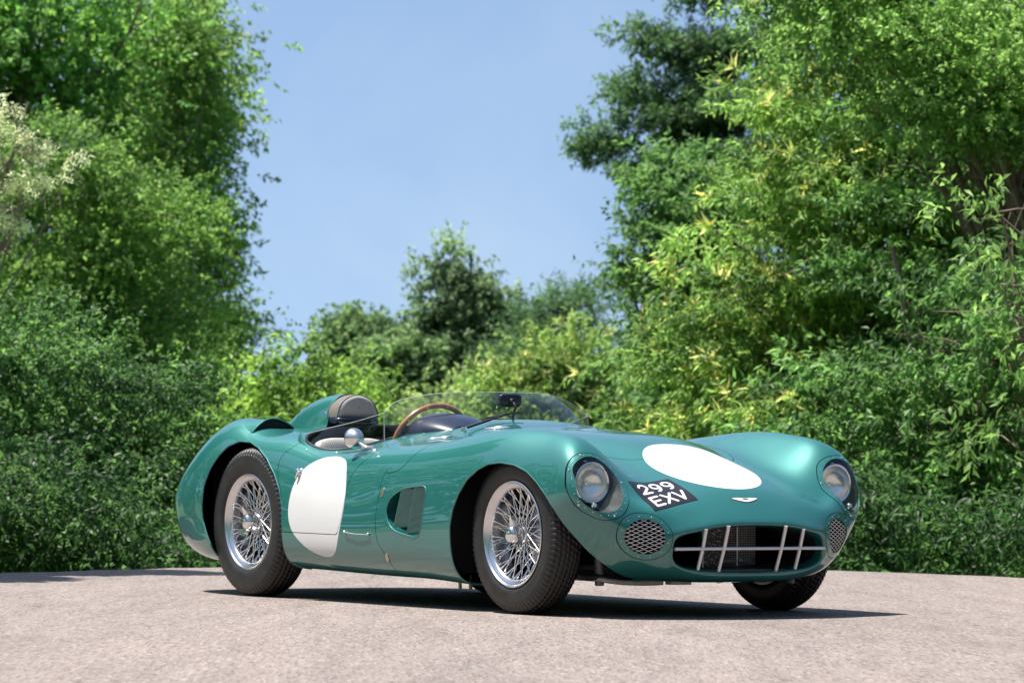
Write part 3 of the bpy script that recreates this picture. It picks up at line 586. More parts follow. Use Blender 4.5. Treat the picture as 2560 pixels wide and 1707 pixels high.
# ------------------------------------------------------------------ car: cut the body surface into panels
def car_paint():
    m, t, p = nodes('green_metallic_paint')
    p.inputs['Base Color'].default_value = (.012, .17, .135, 1); p.inputs['Metallic'].default_value = .38; p.inputs['Roughness'].default_value = .5
    p.inputs['Coat Weight'].default_value = 1; p.inputs['Coat Roughness'].default_value = .02; p.inputs['Coat IOR'].default_value = 1.70
    tc = t.nodes.new('ShaderNodeTexCoord'); n = t.nodes.new('ShaderNodeTexNoise'); n.inputs['Scale'].default_value = 900; t.links.new(tc.outputs['Object'], n.inputs['Vector'])
    r = t.nodes.new('ShaderNodeValToRGB'); r.color_ramp.elements[0].color = (.005, .118, .106, 1); r.color_ramp.elements[1].color = (.008, .170, .152, 1)
    r.color_ramp.elements[0].position = .35; r.color_ramp.elements[1].position = .65
    t.links.new(n.outputs['Fac'], r.inputs['Fac']); t.links.new(r.outputs[0], p.inputs['Base Color'])
    return m
PAINT = car_paint()
BLACK = pbr('matt_black_inner', (.008, .008, .009), .8, noise=.3)
G_, N_ = body_grid(290, 252)
nu_, nv_ = G_.shape[:2]
ii = np.arange((nu_-1)*nv_).reshape(nu_-1, nv_)
_F = np.stack([ii, ii+nv_, np.roll(ii, -1, 1)+nv_, np.roll(ii, -1, 1)], -1).reshape(-1, 4)
BODY = Surf(G_.reshape(-1, 3), N_.reshape(-1, 3), [tuple(f) for f in _F.tolist()])
CAR = empty('racing_car')
tag(CAR, 'green vintage open racing car with white roundels parked on the pink tarmac', 'car')
from mathutils.bvhtree import BVHTree
BVH = BVHTree.FromPolygons([tuple(p) for p in BODY.P.tolist()], BODY.F)
def on_body(p, d):
    """first body point met from p along d, with its outward normal"""
    h = BVH.ray_cast(Vector(p), Vector(d).normalized())
    if h[0] is None: h = BVH.find_nearest(Vector(p))
    n = h[1]; q = h[0]
    if n.dot(Vector(d)) > 0: n = -n
    return np.array(q), np.array(n)
def near_body(p):
    q, n, i, d_ = BVH.find_nearest(Vector(p)); n = np.array(n); q = np.array(q)
    c = np.array([min(max(q[0], -.6), 2.6), 0, .45])
    return q, (n if n@(q-c) > 0 else -n)
CHROME = pbr('chrome', (.78, .79, .80), .07, 1.0, noise=.05, nscale=8)
ALU = pbr('bare_aluminium', (.62, .63, .64), .32, 1.0, noise=.12, nscale=30)
SATIN = pbr('painted_silver', (.56, .56, .57), .35, .6, noise=.06)
WHITE = pbr('white_roundel_paint', (.60, .60, .59), .35, 0, coat=.6, noise=.02, nscale=6)
PLATEBLK = pbr('black_plate_film', (.012, .012, .016), .35, 0, coat=.3, noise=.2)
RUBBER = pbr('tyre_rubber', (.0135, .013, .0127), .48, 0, noise=.4, nscale=14, bump=.15, bscale=350)
DARKMET = pbr('dark_chassis_metal', (.035, .035, .037), .55, .4, noise=.35, nscale=18)

FRONT_ARCH = np.array([(1.90,.05),(1.885,.134),(1.878,.2),(1.876,.294),(1.876,.366),(1.899,.443),(1.941,.51),(1.998,.568),(2.073,.609),(2.156,.635),(2.249,.643),(2.348,.633),(2.44,.607),(2.528,.559),(2.598,.507),(2.648,.454),(2.685,.39),(2.712,.339),(2.735,.28),(2.76,.22),(2.78,.16),(2.79,.05)])
REAR_ARCH = np.array([(-.25,.05),(-.262,.15),(-.285,.243),(-.32,.29),(-.36,.35),(-.37,.425),(-.350,.521),(-.303,.6),(-.243,.664),(-.183,.708),(-.107,.731),(-.017,.727),(.086,.699),(.190,.650),(.287,.58),(.36,.503),(.398,.426),(.410,.33),(.415,.22),(.42,.05)])
_ck = [(.20,0),(.20,.25),(.22,.42),(.28,.555),(.36,.63),(.45,.65),(.55,.642),(.65,.60),(.80,.56),(.93,.525),(1.03,.46),(1.10,.30),(1.12,0)]
COCKPIT = smooth_loop(_ck+[(x, -y) for x, y in _ck[-2:0:-1]], 120)
LIGHT_RING = smooth_loop([(0.756,0.592),(0.749,0.620),(0.735,0.649),(0.711,0.673),(0.677,0.685),(0.633,0.683),(0.584,0.669),(0.545,0.639),(0.523,0.598),(0.512,0.560),(0.514,0.532),(0.535,0.499),(0.561,0.457),(0.590,0.426),(0.621,0.413),(0.651,0.408),(0.682,0.417),(0.718,0.441),(0.743,0.471),(0.758,0.516),(0.761,0.554)], 140)
LIGHT_COVER = smooth_loop([(0.738,0.587),(0.735,0.621),(0.713,0.649),(0.680,0.666),(0.641,0.670),(0.606,0.660),(0.573,0.636),(0.550,0.605),(0.539,0.570),(0.542,0.537),(0.558,0.508),(0.579,0.475),(0.599,0.454),(0.626,0.442),(0.655,0.439),(0.681,0.446),(0.705,0.462),(0.726,0.483),(0.738,0.516),(0.738,0.552)], 140)
VENT_RING = smooth_loop([(.606,.347),(.603,.385),(.58,.419),(.543,.437),(.499,.439),(.456,.429),(.425,.407),(.405,.375),(.398,.342),(.403,.306),(.418,.277),(.442,.256),(.473,.246),(.506,.247),(.538,.259),(.57,.285),(.593,.314)], 120)
VENT_HOLE = smooth_loop([(.580,.343),(.571,.376),(.545,.402),(.507,.413),(.47,.41),(.445,.393),(.431,.368),(.426,.339),(.434,.306),(.452,.282),(.479,.27),(.508,.27),(.538,.281),(.563,.305)], 120)
SIDE_VENT = smooth_loop([(1.645,.534),(1.569,.534),(1.472,.524),(1.398,.5),(1.351,.469),(1.337,.429),(1.349,.39),(1.385,.351),(1.46,.327),(1.546,.315),(1.599,.313),(1.630,.333),(1.649,.4),(1.658,.467),(1.660,.515)], 140)
ROUNDEL = smooth_loop([(.459,.413),(.462,.475),(.48,.537),(.517,.592),(.572,.630),(.632,.652),(.698,.662),(.771,.661),(.841,.651),(.888,.631),(.939,.548),(.957,.454),(.945,.374),(.924,.314),(.897,.253),(.866,.222),(.818,.207),(.751,.209),(.667,.227),(.596,.256),(.534,.292),(.489,.332),(.465,.379)], 160)
DOOR = np.vstack([smooth_path([(.912,.309),(.575,.311),(.418,.312)], 8), smooth_path([(.409,.33),(.397,.426),(.362,.515),(.312,.60),(.312,.665),(.36,.72),(.37,.84)], 24), smooth_path([(1.10,.84),(1.09,.70),(1.071,.662),(1.005,.615),(.968,.561),(.957,.495),(.95,.421),(.926,.345),(.915,.335)], 30)])
CLAM = np.vstack([smooth_path([(1.36,.05),(1.34,.197),(1.302,.247),(1.269,.281),(1.252,.337),(1.25,.416),(1.258,.485),(1.268,.564),(1.283,.60)], 30), smooth_path([(1.302,.590),(1.355,.596),(1.421,.618),(1.455,.65),(1.49,.685),(1.52,.72),(1.54,.90)], 30)])
_bn = [(2.545,0),(2.535,.15),(2.50,.25),(2.42,.325),(2.2,.405),(1.9,.45),(1.62,.46),(1.60,.42),(1.58,.25),(1.58,0)]
BONNET = smooth_loop(_bn+[(x, -y) for x, y in _bn[-2:0:-1]], 160)
def gap(s, d, wd=.0018):
    """cut s along d = 0 leaving a narrow gap; returns inside, outside, strip"""
    a, r = s.split(d(s.P)+wd)
    m, b = r.split(d(r.P)-wd)
    return a, b, m
def build_body():
    S = BODY
    _, S = S.split(np.maximum(sdf_poly(S.P[:, [0, 2]], FRONT_ARCH), .40-np.abs(S.P[:, 1])))
    _, S = S.split(np.maximum(sdf_poly(S.P[:, [0, 2]], REAR_ARCH), .42-np.abs(S.P[:, 1])))
    tub, S = S.split(np.where(S.P[:, 2] > .6, sdf_poly(S.P[:, :2], COCKPIT), 1.))
    arch_edges = [S.P[l] for l in S.loops()]
    seams = None
    def addseam(m):
        nonlocal seams
        seams = m if seams is None else seams.join(m)
    for sg in (-1, 1):
        fr = lambda P, poly: np.where((P[:, 0] > 2.5) & (P[:, 1]*sg > .2), sdf_poly(np.abs(P[:, [1, 2]]), poly), 1.)
        ring, S, m = gap(S, lambda P: fr(P, LIGHT_RING), .0014); addseam(m)
        cover, ring = ring.split(sdf_poly(np.abs(ring.P[:, [1, 2]]), LIGHT_COVER))
        PARTS['light_ring', sg] = ring; PARTS['light_cover', sg] = cover
        ring, S, m = gap(S, lambda P: fr(P, VENT_RING), .0014); addseam(m)
        hole, ring = ring.split(sdf_poly(np.abs(ring.P[:, [1, 2]]), VENT_HOLE))
        PARTS['vent_ring', sg] = ring; PARTS['vent_hole', sg] = hole
        sd_ = lambda P, poly: np.where((P[:, 1]*sg > .5), sdf_poly(P[:, [0, 2]], poly), 1.)
        hole, S = S.split(sd_(S.P, SIDE_VENT)); PARTS['side_vent', sg] = hole
        dr, S, m = gap(S, lambda P: sd_(P, DOOR), .0018); addseam(m)
        if sg < 0:
            rd, dr = dr.split(sdf_poly(dr.P[:, [0, 2]], ROUNDEL)); PARTS['roundel', 0] = rd
            rd, S = S.split(sd_(S.P, ROUNDEL)); PARTS['roundel', 1] = rd
        PARTS['door', sg] = dr
    ov, S = S.split(np.where(S.P[:, 2] > .4, np.hypot((S.P[:, 0]-2.62)/.262, (S.P[:, 1]-.012)/.25)*.25-.25, 1.)); PARTS['oval', 0] = ov
    bn, S, m = gap(S, lambda P: np.where(P[:, 2] > .5, sdf_poly(P[:, :2], BONNET), 1.), .0016); addseam(m)
    PARTS['bonnet', 0] = bn
    d = lambda P: np.where(np.abs(P[:, 1]) > .56, -sdf_line(P[:, [0, 2]], CLAM), P[:, 0]-1.54+.3*0)
    cl, S, m = gap(S, lambda P: -np.maximum(d(P), -9.), .0018); addseam(m)
    PARTS['clam', 0] = cl; PARTS['rear', 0] = S; PARTS['seams', 0] = seams
    return arch_edges
PARTS = {}
ARCH_EDGES = build_body()
# ------------------------------------------------------------------ car: panels
def build_panels():
    names = {'clam': 'front_clamshell', 'rear': 'rear_body', 'bonnet': 'bonnet', 'door': 'door', 'roundel': 'roundel', 'oval': 'roundel'}
    root = {}
    for (k, i), s in PARTS.items():
        if k in names and s.F:
            white = k in ('roundel', 'oval')
            o = s.build(names[k], [WHITE if white else PAINT, BLACK], CAR, thick=.004 if white else .006)
            root[k, i] = o
    root['roundel', 0]['label'] = 'white roundel on the near door'
    root['oval', 0]['label'] = 'white oval roundel on the nose'
    root['roundel', 1]['label'] = 'lower end of the white door roundel on the sill'
    PARTS['seams', 0].build('shut_line_backing', [BLACK, BLACK], CAR, thick=.001, lift=-.0055)  # black strips added behind the panel gaps to keep light out
    return root
PANEL = build_panels()
def arch_lips():
    for L in ARCH_EDGES:
        if len(L) < 60: continue
        c = L.mean(0)
        if L[:, 0].max() > 2.93 or L[:, 0].min() < -.8: continue
        cock = abs(c[1]) < .1
        if cock:
            q, _ = L, 0
            MB().tube(L, .007, 8, closed=True).build('cockpit_edge', pbr('black_edge_trim', (.012, .012, .013), .5, noise=.2), PANEL['rear', 0])
        else:
            m = L[:, 2] > .135
            P = L; k = int(np.argmin(np.abs(L[:, 1])+L[:, 2])); P = np.roll(L, -k, 0)
            P = P[(np.abs(P[:, 1]) > .60)]
            j = np.linalg.norm(np.diff(P, axis=0), axis=1); b = int(np.argmax(j)); 
            if j[b] > .08: P = np.roll(P, -(b+1), 0)
            MB().tube(P-np.array([0, .003*np.sign(c[1]), 0]), .0040, 8).build('wheel_arch_lip', PAINT, PANEL['clam' if c[0] > 1 else 'rear', 0])
arch_lips()
def inner_structure():
    m = BLACK
    for sg in (-1, 1):
        pl = np.array([(1.80,.14),(1.80,.64),(2.3,.64),(2.5,.58),(2.7,.50),(2.84,.42),(2.88,.36),(2.88,.22),(2.80,.17)])
        y0 = .405*sg; n = len(pl)
        v = [(x, y0, z) for x, z in pl]+[(x, y0-.01*sg, z) for x, z in pl]
        MB().add(v, [tuple(range(n)), tuple(range(2*n-1, n-1, -1))]+[(i, (i+1) % n, n+(i+1) % n, n+i) for i in range(n)]).build('inner_wing', m, CAR, smooth=0)
        pl = np.array([(-.52,.2),(-.52,.66),(-.2,.74),(.2,.74),(.44,.66),(.44,.2)]); y0 = .43*sg; n = len(pl)
        v = [(x, y0, z) for x, z in pl]+[(x, y0-.01*sg, z) for x, z in pl]
        MB().add(v, [tuple(range(n)), tuple(range(2*n-1, n-1, -1))]+[(i, (i+1) % n, n+(i+1) % n, n+i) for i in range(n)]).build('inner_wing', m, CAR, smooth=0)
        # closing panels fore and aft of the wheels
        MB().box((1.80, .575*sg, .40), (.012, .34, .48)).build('splash_panel', m, CAR, smooth=0)
        MB().box((.455, .575*sg, .40), (.012, .30, .42)).build('splash_panel', m, CAR, smooth=0)
        MB().box((-.50, .54*sg, .43), (.012, .22, .38)).build('splash_panel', m, CAR, smooth=0)
        MB().box((2.80, .475*sg, .34), (.012, .14, .20)).build('splash_panel', m, CAR, smooth=0)
inner_structure()

# ------------------------------------------------------------------ car: wheels
def tyre_mesh(R, wd, name):
    n = 504; bead = .214
    prof = [(bead, -.74*wd), (bead+.012, -.85*wd), (bead+.035, -.965*wd), (bead+.062, -wd), (R-.045, -.95*wd), (R-.026, -.885*wd)]
    tr = [(R-.020+(.020)*(1-abs(t)**2.4), t*.84*wd) for t in np.linspace(-1, 1, 57)]
    prof = smooth_path(prof+[tr[0]], 18)[:-1].tolist()+tr+smooth_path([tr[-1]]+[(r, -h) for r, h in prof[::-1]], 18)[1:].tolist()
    prof = np.array(prof); a = np.arange(n)*2*math.pi/n
    r = np.repeat(prof[:, :1], n, 1); h = np.repeat(prof[:, 1:], n, 1); A = np.repeat(a[None], len(prof), 0)
    arc = A*R; lam = 2*math.pi*R/84
    tri = lambda x: 2*np.abs(2*((x/lam) % 1)-1)-1
    dep = np.zeros_like(r); half = .84*wd
    for q, c in enumerate((-.62, -.31, 0, .31, .62)):
        dd = np.abs(h-c*half-.0046*tri(arc+(lam/2 if q % 2 else 0)))
        dep = np.maximum(dep, np.clip((.0043-dd)/.0016, 0, 1)*.009)
    sh = np.clip((np.abs(h)-.80*half)/(.04*half), 0, 1)*np.clip((R-.006-r)/.004+1, 0, 1)*(r > R-.040)
    slot = np.clip((.0042-np.abs(((arc+lam/4) % (lam))-lam/2))/.0012, 0, 1)
    dep = np.maximum(dep, sh*slot*.009)
    # fine sipes inside the ribs
    sipe = np.clip((.0011-np.abs(((arc+h*.6) % (lam/2))-lam/4))/.0009, 0, 1)*(np.abs(h) < .55*half)
    dep = np.maximum(dep, sipe*.0025)
    r = r-dep
    # thin raised rings on the sidewalls
    for rr in (bead+.030, bead+.034, R-.052):
        r_ = np.abs(prof[:, 0]-rr) < .0035; h[r_] += np.sign(h[r_])*.0012
    G = np.stack([r*np.cos(A), r*np.sin(A), h], -1)
    mb = MB(); mb.grid(G, wrap_v=True)
    me = bpy.data.meshes.new(name); me.from_pydata(np.concatenate(mb.v).tolist(), [], mb.f); me.update()
    me.polygons.foreach_set('use_smooth', [True]*len(me.polygons)); me.materials.append(RUBBER)
    return me
RIMMET = pbr('polished_rim', (.66, .66, .67), .24, 1.0, noise=.08, nscale=12)
SPOKEMET = pbr('spoke_steel', (.80, .80, .80), .22, 1.0, noise=.05)
def wheel_meshes():
    rim = MB().lathe([(.205, .060), (.214, .068), (.2225, .0700), (.2262, .0735), (.2262, .0765), (.2225, .0785), (.2185, .0765), (.2165, .0715), (.2120, .0695), (.2085, .0690), (.2045, .0650), (.2000, .0635), (.1950, .060), (.1925, .050), (.1915, .030), (.1920, .0), (.194, -.03), (.205, -.056), (.212, -.066), (.222, -.071), (.226, -.073), (.226, -.077), (.216, -.076), (.207, -.062)], 96)
    rim.lathe([(.0, .038), (.030, .038), (.037, .034), (.040, .020), (.040, -.01), (.046, -.035), (.062, -.052), (.066, -.058), (.066, -.070), (.0, -.072)], 40)
    drum = MB().lathe([(.0, -.050), (.050, -.050), (.066, -.054), (.076, -.062), (.082, -.075), (.084, -.10), (.12, -.102), (.145, -.104), (.145, -.114), (.08, -.116), (0, -.116)], 48)
    spin = MB().lathe([(.0, .100), (.010, .0995), (.012, .097), (.022, .096), (.027, .093), (.031, .086), (.033, .074), (.034, .056), (.038, .050), (.038, .044), (.030, .040), (0, .040)], 36)
    for k in range(3):
        a = k*2*math.pi/3+.55
        c, s_ = math.cos(a), math.sin(a)
        M = np.array([[c, -s_, 0, 0], [s_, c, 0, 0], [0, 0, 1, 0], [0, 0, 0, 1.]])
        pr = np.array([(.024, .020), (.046, .015), (.066, .006), (.070, 0), (.066, -.006), (.046, -.015), (.024, -.020)])
        lo = np.c_[pr, .058+.012*np.clip((pr[:, 0]-.03)/.04, 0, 1)]; hi = np.c_[pr*[1, .75], .078+.012*np.clip((pr[:, 0]-.03)/.04, 0, 1)]
        n = len(pr); v = xf(np.vstack([lo, hi]), M)
        spin.add(v, [tuple(range(n-1, -1, -1)), tuple(range(n, 2*n))]+[(i, (i+1) % n, n+(i+1) % n, n+i) for i in range(n)])
    def spoke(r0, h0, r1, h1, da):
        p = (r0, 0, h0); q = (r1*math.cos(da), r1*math.sin(da), h1)
        mb = MB().tube([p, q], .0021, 6)
        q = np.array(q); d = np.array(p)-q; d /= np.linalg.norm(d)
        return mb.tube([q, q+d*.014], .0034, 6)
    def mesh(mb, name, mat, sm=40):
        o = mb.build(name, mat, None, sm); me = o.data; bpy.data.objects.remove(o); return me
    for q in range(len(spin.v)): spin.v[q] = spin.v[q]*np.array([1.14, 1.14, 1])
    D = {'rim': mesh(rim, 'wheel', RIMMET, 50), 'drum': mesh(drum, 'brake_drum', ALU), 'spin': mesh(spin, 'knock_off_spinner', CHROME)}
    D['sp'] = [mesh(spoke(.038, .026, .1925, .030, s_*.62), 'spoke', SPOKEMET) for s_ in (1, -1)]+[mesh(spoke(.060, -.048, .1935, .052, s_*.50), 'spoke', SPOKEMET) for s_ in (1, -1)]
    return D
def put(name, me, parent, M=None):
    o = bpy.data.objects.new(name, me); COL.objects.link(o); o.parent = parent
    if M is not None: o.matrix_local = M
    return o
def build_wheels():
    W = wheel_meshes(); TF = tyre_mesh(.345, .083, 'tyre'); TR = tyre_mesh(.357, .089, 'tyre')
    LET = {}
    for R_, wd in ((.357, .089), (.345, .083)):
        mb = MB(); rg = random.Random(4)
        for a0, n in ((.3, 13), (2.5, 9), (4.3, 15)):
            for k in range(n):
                a = a0+k*.036; rr = R_-.066; hh = rg.uniform(.005, .008); ww = rg.uniform(.002, .0055)
                mb.box((rr, 0, wd*.992), (hh, ww, .0016), np.array(Matrix.Rotation(a, 4, 'Z')))
        o_ = mb.build('sidewall_lettering', pbr('raised_rubber', (.045, .043, .041), .5, noise=.2), None, 0); LET[R_] = o_.data; bpy.data.objects.remove(o_)
    for x, R, T in ((0, .357, TR), (2.286, .345, TF)):
        for sg in (-1, 1):
            # local z outward, slight spin so the wheels are not identical
            M = Matrix.Translation((x, .66*sg, R-.006)) @ Matrix.Rotation(sg*-math.pi/2, 4, 'X') @ Matrix.Rotation(.4+x*.7+sg, 4, 'Z')
            w_ = put('wheel', W['rim'], CAR, M)
            put('tyre', T, w_); put('knock_off_spinner', W['spin'], w_); put('brake_drum', W['drum'], w_)
            put('sidewall_lettering', LET[R], w_)['kind'] = 'stuff'
            for k in range(18):
                for q, off in ((0, 0), (1, .5), (2, .25), (3, .75)):
                    put('spoke', W['sp'][q], w_, Matrix.Rotation((k+off)*2*math.pi/18, 4, 'Z'))
build_wheels()
# ------------------------------------------------------------------ car: glass, lamps, openings
def clear(name, tint, gloss=1.0, rough=.0):
    """thin clear acrylic: passes light straight through, reflects by its angle to the light"""
    m = bpy.data.materials.new(name); m.use_nodes = True; t = m.node_tree; t.nodes.clear()
    o = t.nodes.new('ShaderNodeOutputMaterial'); mx = t.nodes.new('ShaderNodeMixShader'); tr = t.nodes.new('ShaderNodeBsdfTransparent'); g = t.nodes.new('ShaderNodeBsdfGlossy')
    lw = t.nodes.new('ShaderNodeLayerWeight'); lw.inputs[0].default_value = .5; fr = t.nodes.new('ShaderNodeMath'); fr.operation = 'POWER'; fr.inputs[1].default_value = 4.5
    t.links.new(lw.outputs['Facing'], fr.inputs[0]); mu = t.nodes.new('ShaderNodeMath'); mu.operation = 'MULTIPLY_ADD'; mu.inputs[1].default_value = gloss*.75; mu.inputs[2].default_value = .035*gloss
    tr.inputs[0].default_value = (*tint, 1); g.inputs['Roughness'].default_value = rough
    tc = t.nodes.new('ShaderNodeTexCoord'); n = t.nodes.new('ShaderNodeTexNoise'); n.inputs['Scale'].default_value = 3; b = t.nodes.new('ShaderNodeBump'); b.inputs['Strength'].default_value = .05; b.inputs['Distance'].default_value = .01
    t.links.new(tc.outputs['Object'], n.inputs['Vector']); t.links.new(n.outputs['Fac'], b.inputs['Height']); t.links.new(b.outputs['Normal'], g.inputs['Normal'])
    t.links.new(fr.outputs[0], mu.inputs[0]); t.links.new(mu.outputs[0], mx.inputs[0]); t.links.new(tr.outputs[0], mx.inputs[1]); t.links.new(g.outputs[0], mx.inputs[2]); t.links.new(mx.outputs[0], o.inputs[0])
    return m
ACRYLIC = clear('clear_acrylic', (.97, .98, .975), .7)
LENS = clear('lamp_glass', (.99, .99, .98), .6, .05)
def bump_mesh(points, normals, r, name, mat, parent):
    """dome rivets joined into one part"""
    mb = MB()
    for p, n, k in zip(points, normals, np.broadcast_to(r, len(points))):
        mb.lathe([(k, -.001), (k, k*.25), (k*.75, k*.6), (k*.3, k*.8), (.0001, k*.82)], 8, frame(p, n, (.3, .2, .9)))
    o = mb.build(name, mat, parent, 60); o['kind'] = 'stuff'; return o
def duct(loop, back, mat, name, parent, shrink=.92, rows=4):
    P = np.asarray(loop); c = P.mean(0); b = np.asarray(back, float)
    G = np.array([c+(P-c)*(1-(1-shrink)*k/rows)+b*k/rows for k in range(rows+1)])
    mb = MB().grid(G, wrap_v=True); n = len(P); mb.f.append(tuple(rows*n+k for k in range(n)))
    return mb.build(name, mat, parent, 60)
def biggest_loop(s):
    L = s.loops(); return s.P[max(L, key=len)]
BUCKET = pbr('lamp_bucket_metal', (.16, .17, .165), .32, .8, noise=.2)
REFL = pbr('lamp_reflector', (.97, .97, .95), .24, .85, noise=.04, nscale=30)
def headlights():
    for sg in (-1, 1):
        cov = PARTS['light_cover', sg]; L = biggest_loop(cov); cy, cz = .648*sg, .562
        L = L-np.array([.007, .004*sg, .004]); C_ = np.array([2.60, .635*sg, .56])
        G = np.array([L*(1-k)+C_*k+np.array([-.20*math.sin(math.pi*min(k*2.4, 1)*.5), 0, 0])*(1-k) for k in (0, .06, .15, .3, .5, .75, 1.)])
        head = MB().grid(G, wrap_v=True).build('headlight', BUCKET, CAR, 80)
        cov.build('headlight_cover', [ACRYLIC, ACRYLIC], head, thick=.0025)
        rg = PARTS['light_ring', sg].build('cover_ring', [PAINT, BLACK], head, thick=.005, lift=.0012)
        cy = .638*sg; M = frame((2.737, cy, cz), (1, 0, .0), (0, 1, 0)) @ np.diag([1.0, 1.0, 1.0, 1.])
        MB().lathe([(.079, -.010), (.086, -.006), (.0885, 0), (.087, .006), (.082, .008), (.0775, .006), (.076, 0)], 48, M).build('lamp_rim', CHROME, head)
        MB().lathe([(.078, .002), (.074, -.014), (.064, -.030), (.046, -.045), (.024, -.053), (.001, -.055)], 40, M).build('lamp_reflector', REFL, head, 80)
        MB().lathe([(.0775, .004), (.072, .012), (.060, .020), (.042, .027), (.020, .031), (.0005, .032)], 40, M).build('lamp_lens', LENS, head, 80)
        mb = MB()
        for k in range(-3, 4):                                   # moulded flutes of the lens
            yy = k*.019; h = math.sqrt(max(.071**2-yy*yy, 0))
            pth = [(yy, t*h, .0325-.0265*((yy*yy+(t*h)**2)/.0775**2)-.002) for t in np.linspace(-1, 1, 11)]
            mb.tube(xf(np.array(pth), M), .0011, 5)
        mb.build('lens_flutes', LENS, head, 80)
        MB().ell((0, 0, -.030), (.022, .022, .036), 8, 12, M).build('bulb', REFL, head, 80)
        MB().ell((2.800, .668*sg, .468), (.030, .026, .026), 8, 14).lathe([(.015, -.012), (.016, 0), (.013, .006)], 16, frame((2.798, .668*sg, .468), (1, 0, 0))).build('side_lamp', CHROME, head, 80)
        for yy, zz in ((.648, .650), (.735, .565)):
            MB().box((2.700, yy*sg, zz), (.012, .016, .010)).build('lamp_clip', SATIN, head, 0)
        pts = []; nrm = []; rad = []
        lp = (LIGHT_RING+LIGHT_COVER)/2*np.array([1, 1])
        lc = LIGHT_COVER*.62+LIGHT_RING*.38
        for k in range(0, 140, 6):
            q, n = on_body((3.3, lc[k][0]*sg, lc[k][1]), (-1, 0, 0)); pts.append(q+n*.0012); nrm.append(n); rad.append(.0026)
        for k in (22, 60, 92, 118, 5):
            a_ = LIGHT_RING[k]*.6+LIGHT_COVER[k]*.4
            q, n = on_body((3.3, a_[0]*sg, a_[1]), (-1, 0, 0)); pts.append(q+n*.0012); nrm.append(n); rad.append(.0052)
        bump_mesh(pts, nrm, np.array(rad), 'ring_rivets', CHROME, head)
headlights()
def nose_vents():
    for sg in (-1, 1):
        hole = PARTS['vent_hole', sg]; L = biggest_loop(hole)
        o = PARTS['vent_ring', sg].build('nose_vent', [PAINT, BLACK], CAR, thick=.006, lift=.001)
        duct(L-np.array([.006, 0, 0]), (-.13, -.05*sg, 0), BLACK, 'vent_duct', o, .7)
        mb = MB()
        for fam in (1, -1):
            for k in range(-11, 12):
                pth = []; runs = []
                for yy in np.arange(.42, .59, .004):
                    zz = .340+(yy-.503)*math.tan(math.radians(26))*fam+k*.0170
                    if sdf_poly(np.array([[yy, zz]]), VENT_HOLE)[0] < .004:
                        q, n = on_body((3.3, yy*sg, zz), (-1, 0, 0)); pth.append(q-n*(.005+.0010*fam))
                if len(pth) > 2: mb.tube(pth, .0017, 5)
        w_ = mb.build('wire_mesh', pbr('vent_wire', (.72, .70, .66), .4, .6, noise=.08), o, 80); w_['kind'] = 'stuff'
        lp = VENT_HOLE*.55+VENT_RING*.45; pts = []; nrm = []
        for k in range(5, 120, 10):
            q, n = on_body((3.3, lp[k][0]*sg, lp[k][1]), (-1, 0, 0)); pts.append(q+n*.001); nrm.append(n)
        bump_mesh(pts, nrm, .0026, 'ring_rivets', CHROME, o)
nose_vents()
def side_vents():
    for sg in (-1, 1):
        hole = PARTS['side_vent', sg]; L = biggest_loop(hole)
        o = duct(L, (0, -.085*sg, 0), PAINT, 'side_vent', CAR, 1.0)
        MB().tube(L-np.array([0, .002*sg, 0]), .0045, 8, closed=True).build('vent_lip', PAINT, o, 80)
        # opening into the engine bay behind the fins
        MB().box((1.405, .705*sg, .43), (.09, .010, .15)).build('vent_back', pbr('grey_heat_shield', (.20, .20, .21), .5, .3, noise=.3), o, 0)
        for xt, zt, xb, zb in ((1.458, .522, 1.392, .352), (1.568, .530, 1.503, .322)):
            q = np.array([(xt, .779, zt), (xb, .779, zb), (xb+.085, .71, zb), (xt+.085, .71, zt)])*np.array([1, sg, 1])
            th = np.array([.004, 0, 0])
            v = np.vstack([q, q-th]); MB().add(v, [(0, 1, 2, 3), (7, 6, 5, 4), (0, 4, 5, 1), (1, 5, 6, 2), (2, 6, 7, 3), (3, 7, 4, 0)]).build('vent_fin', PAINT, o, 0)
side_vents()
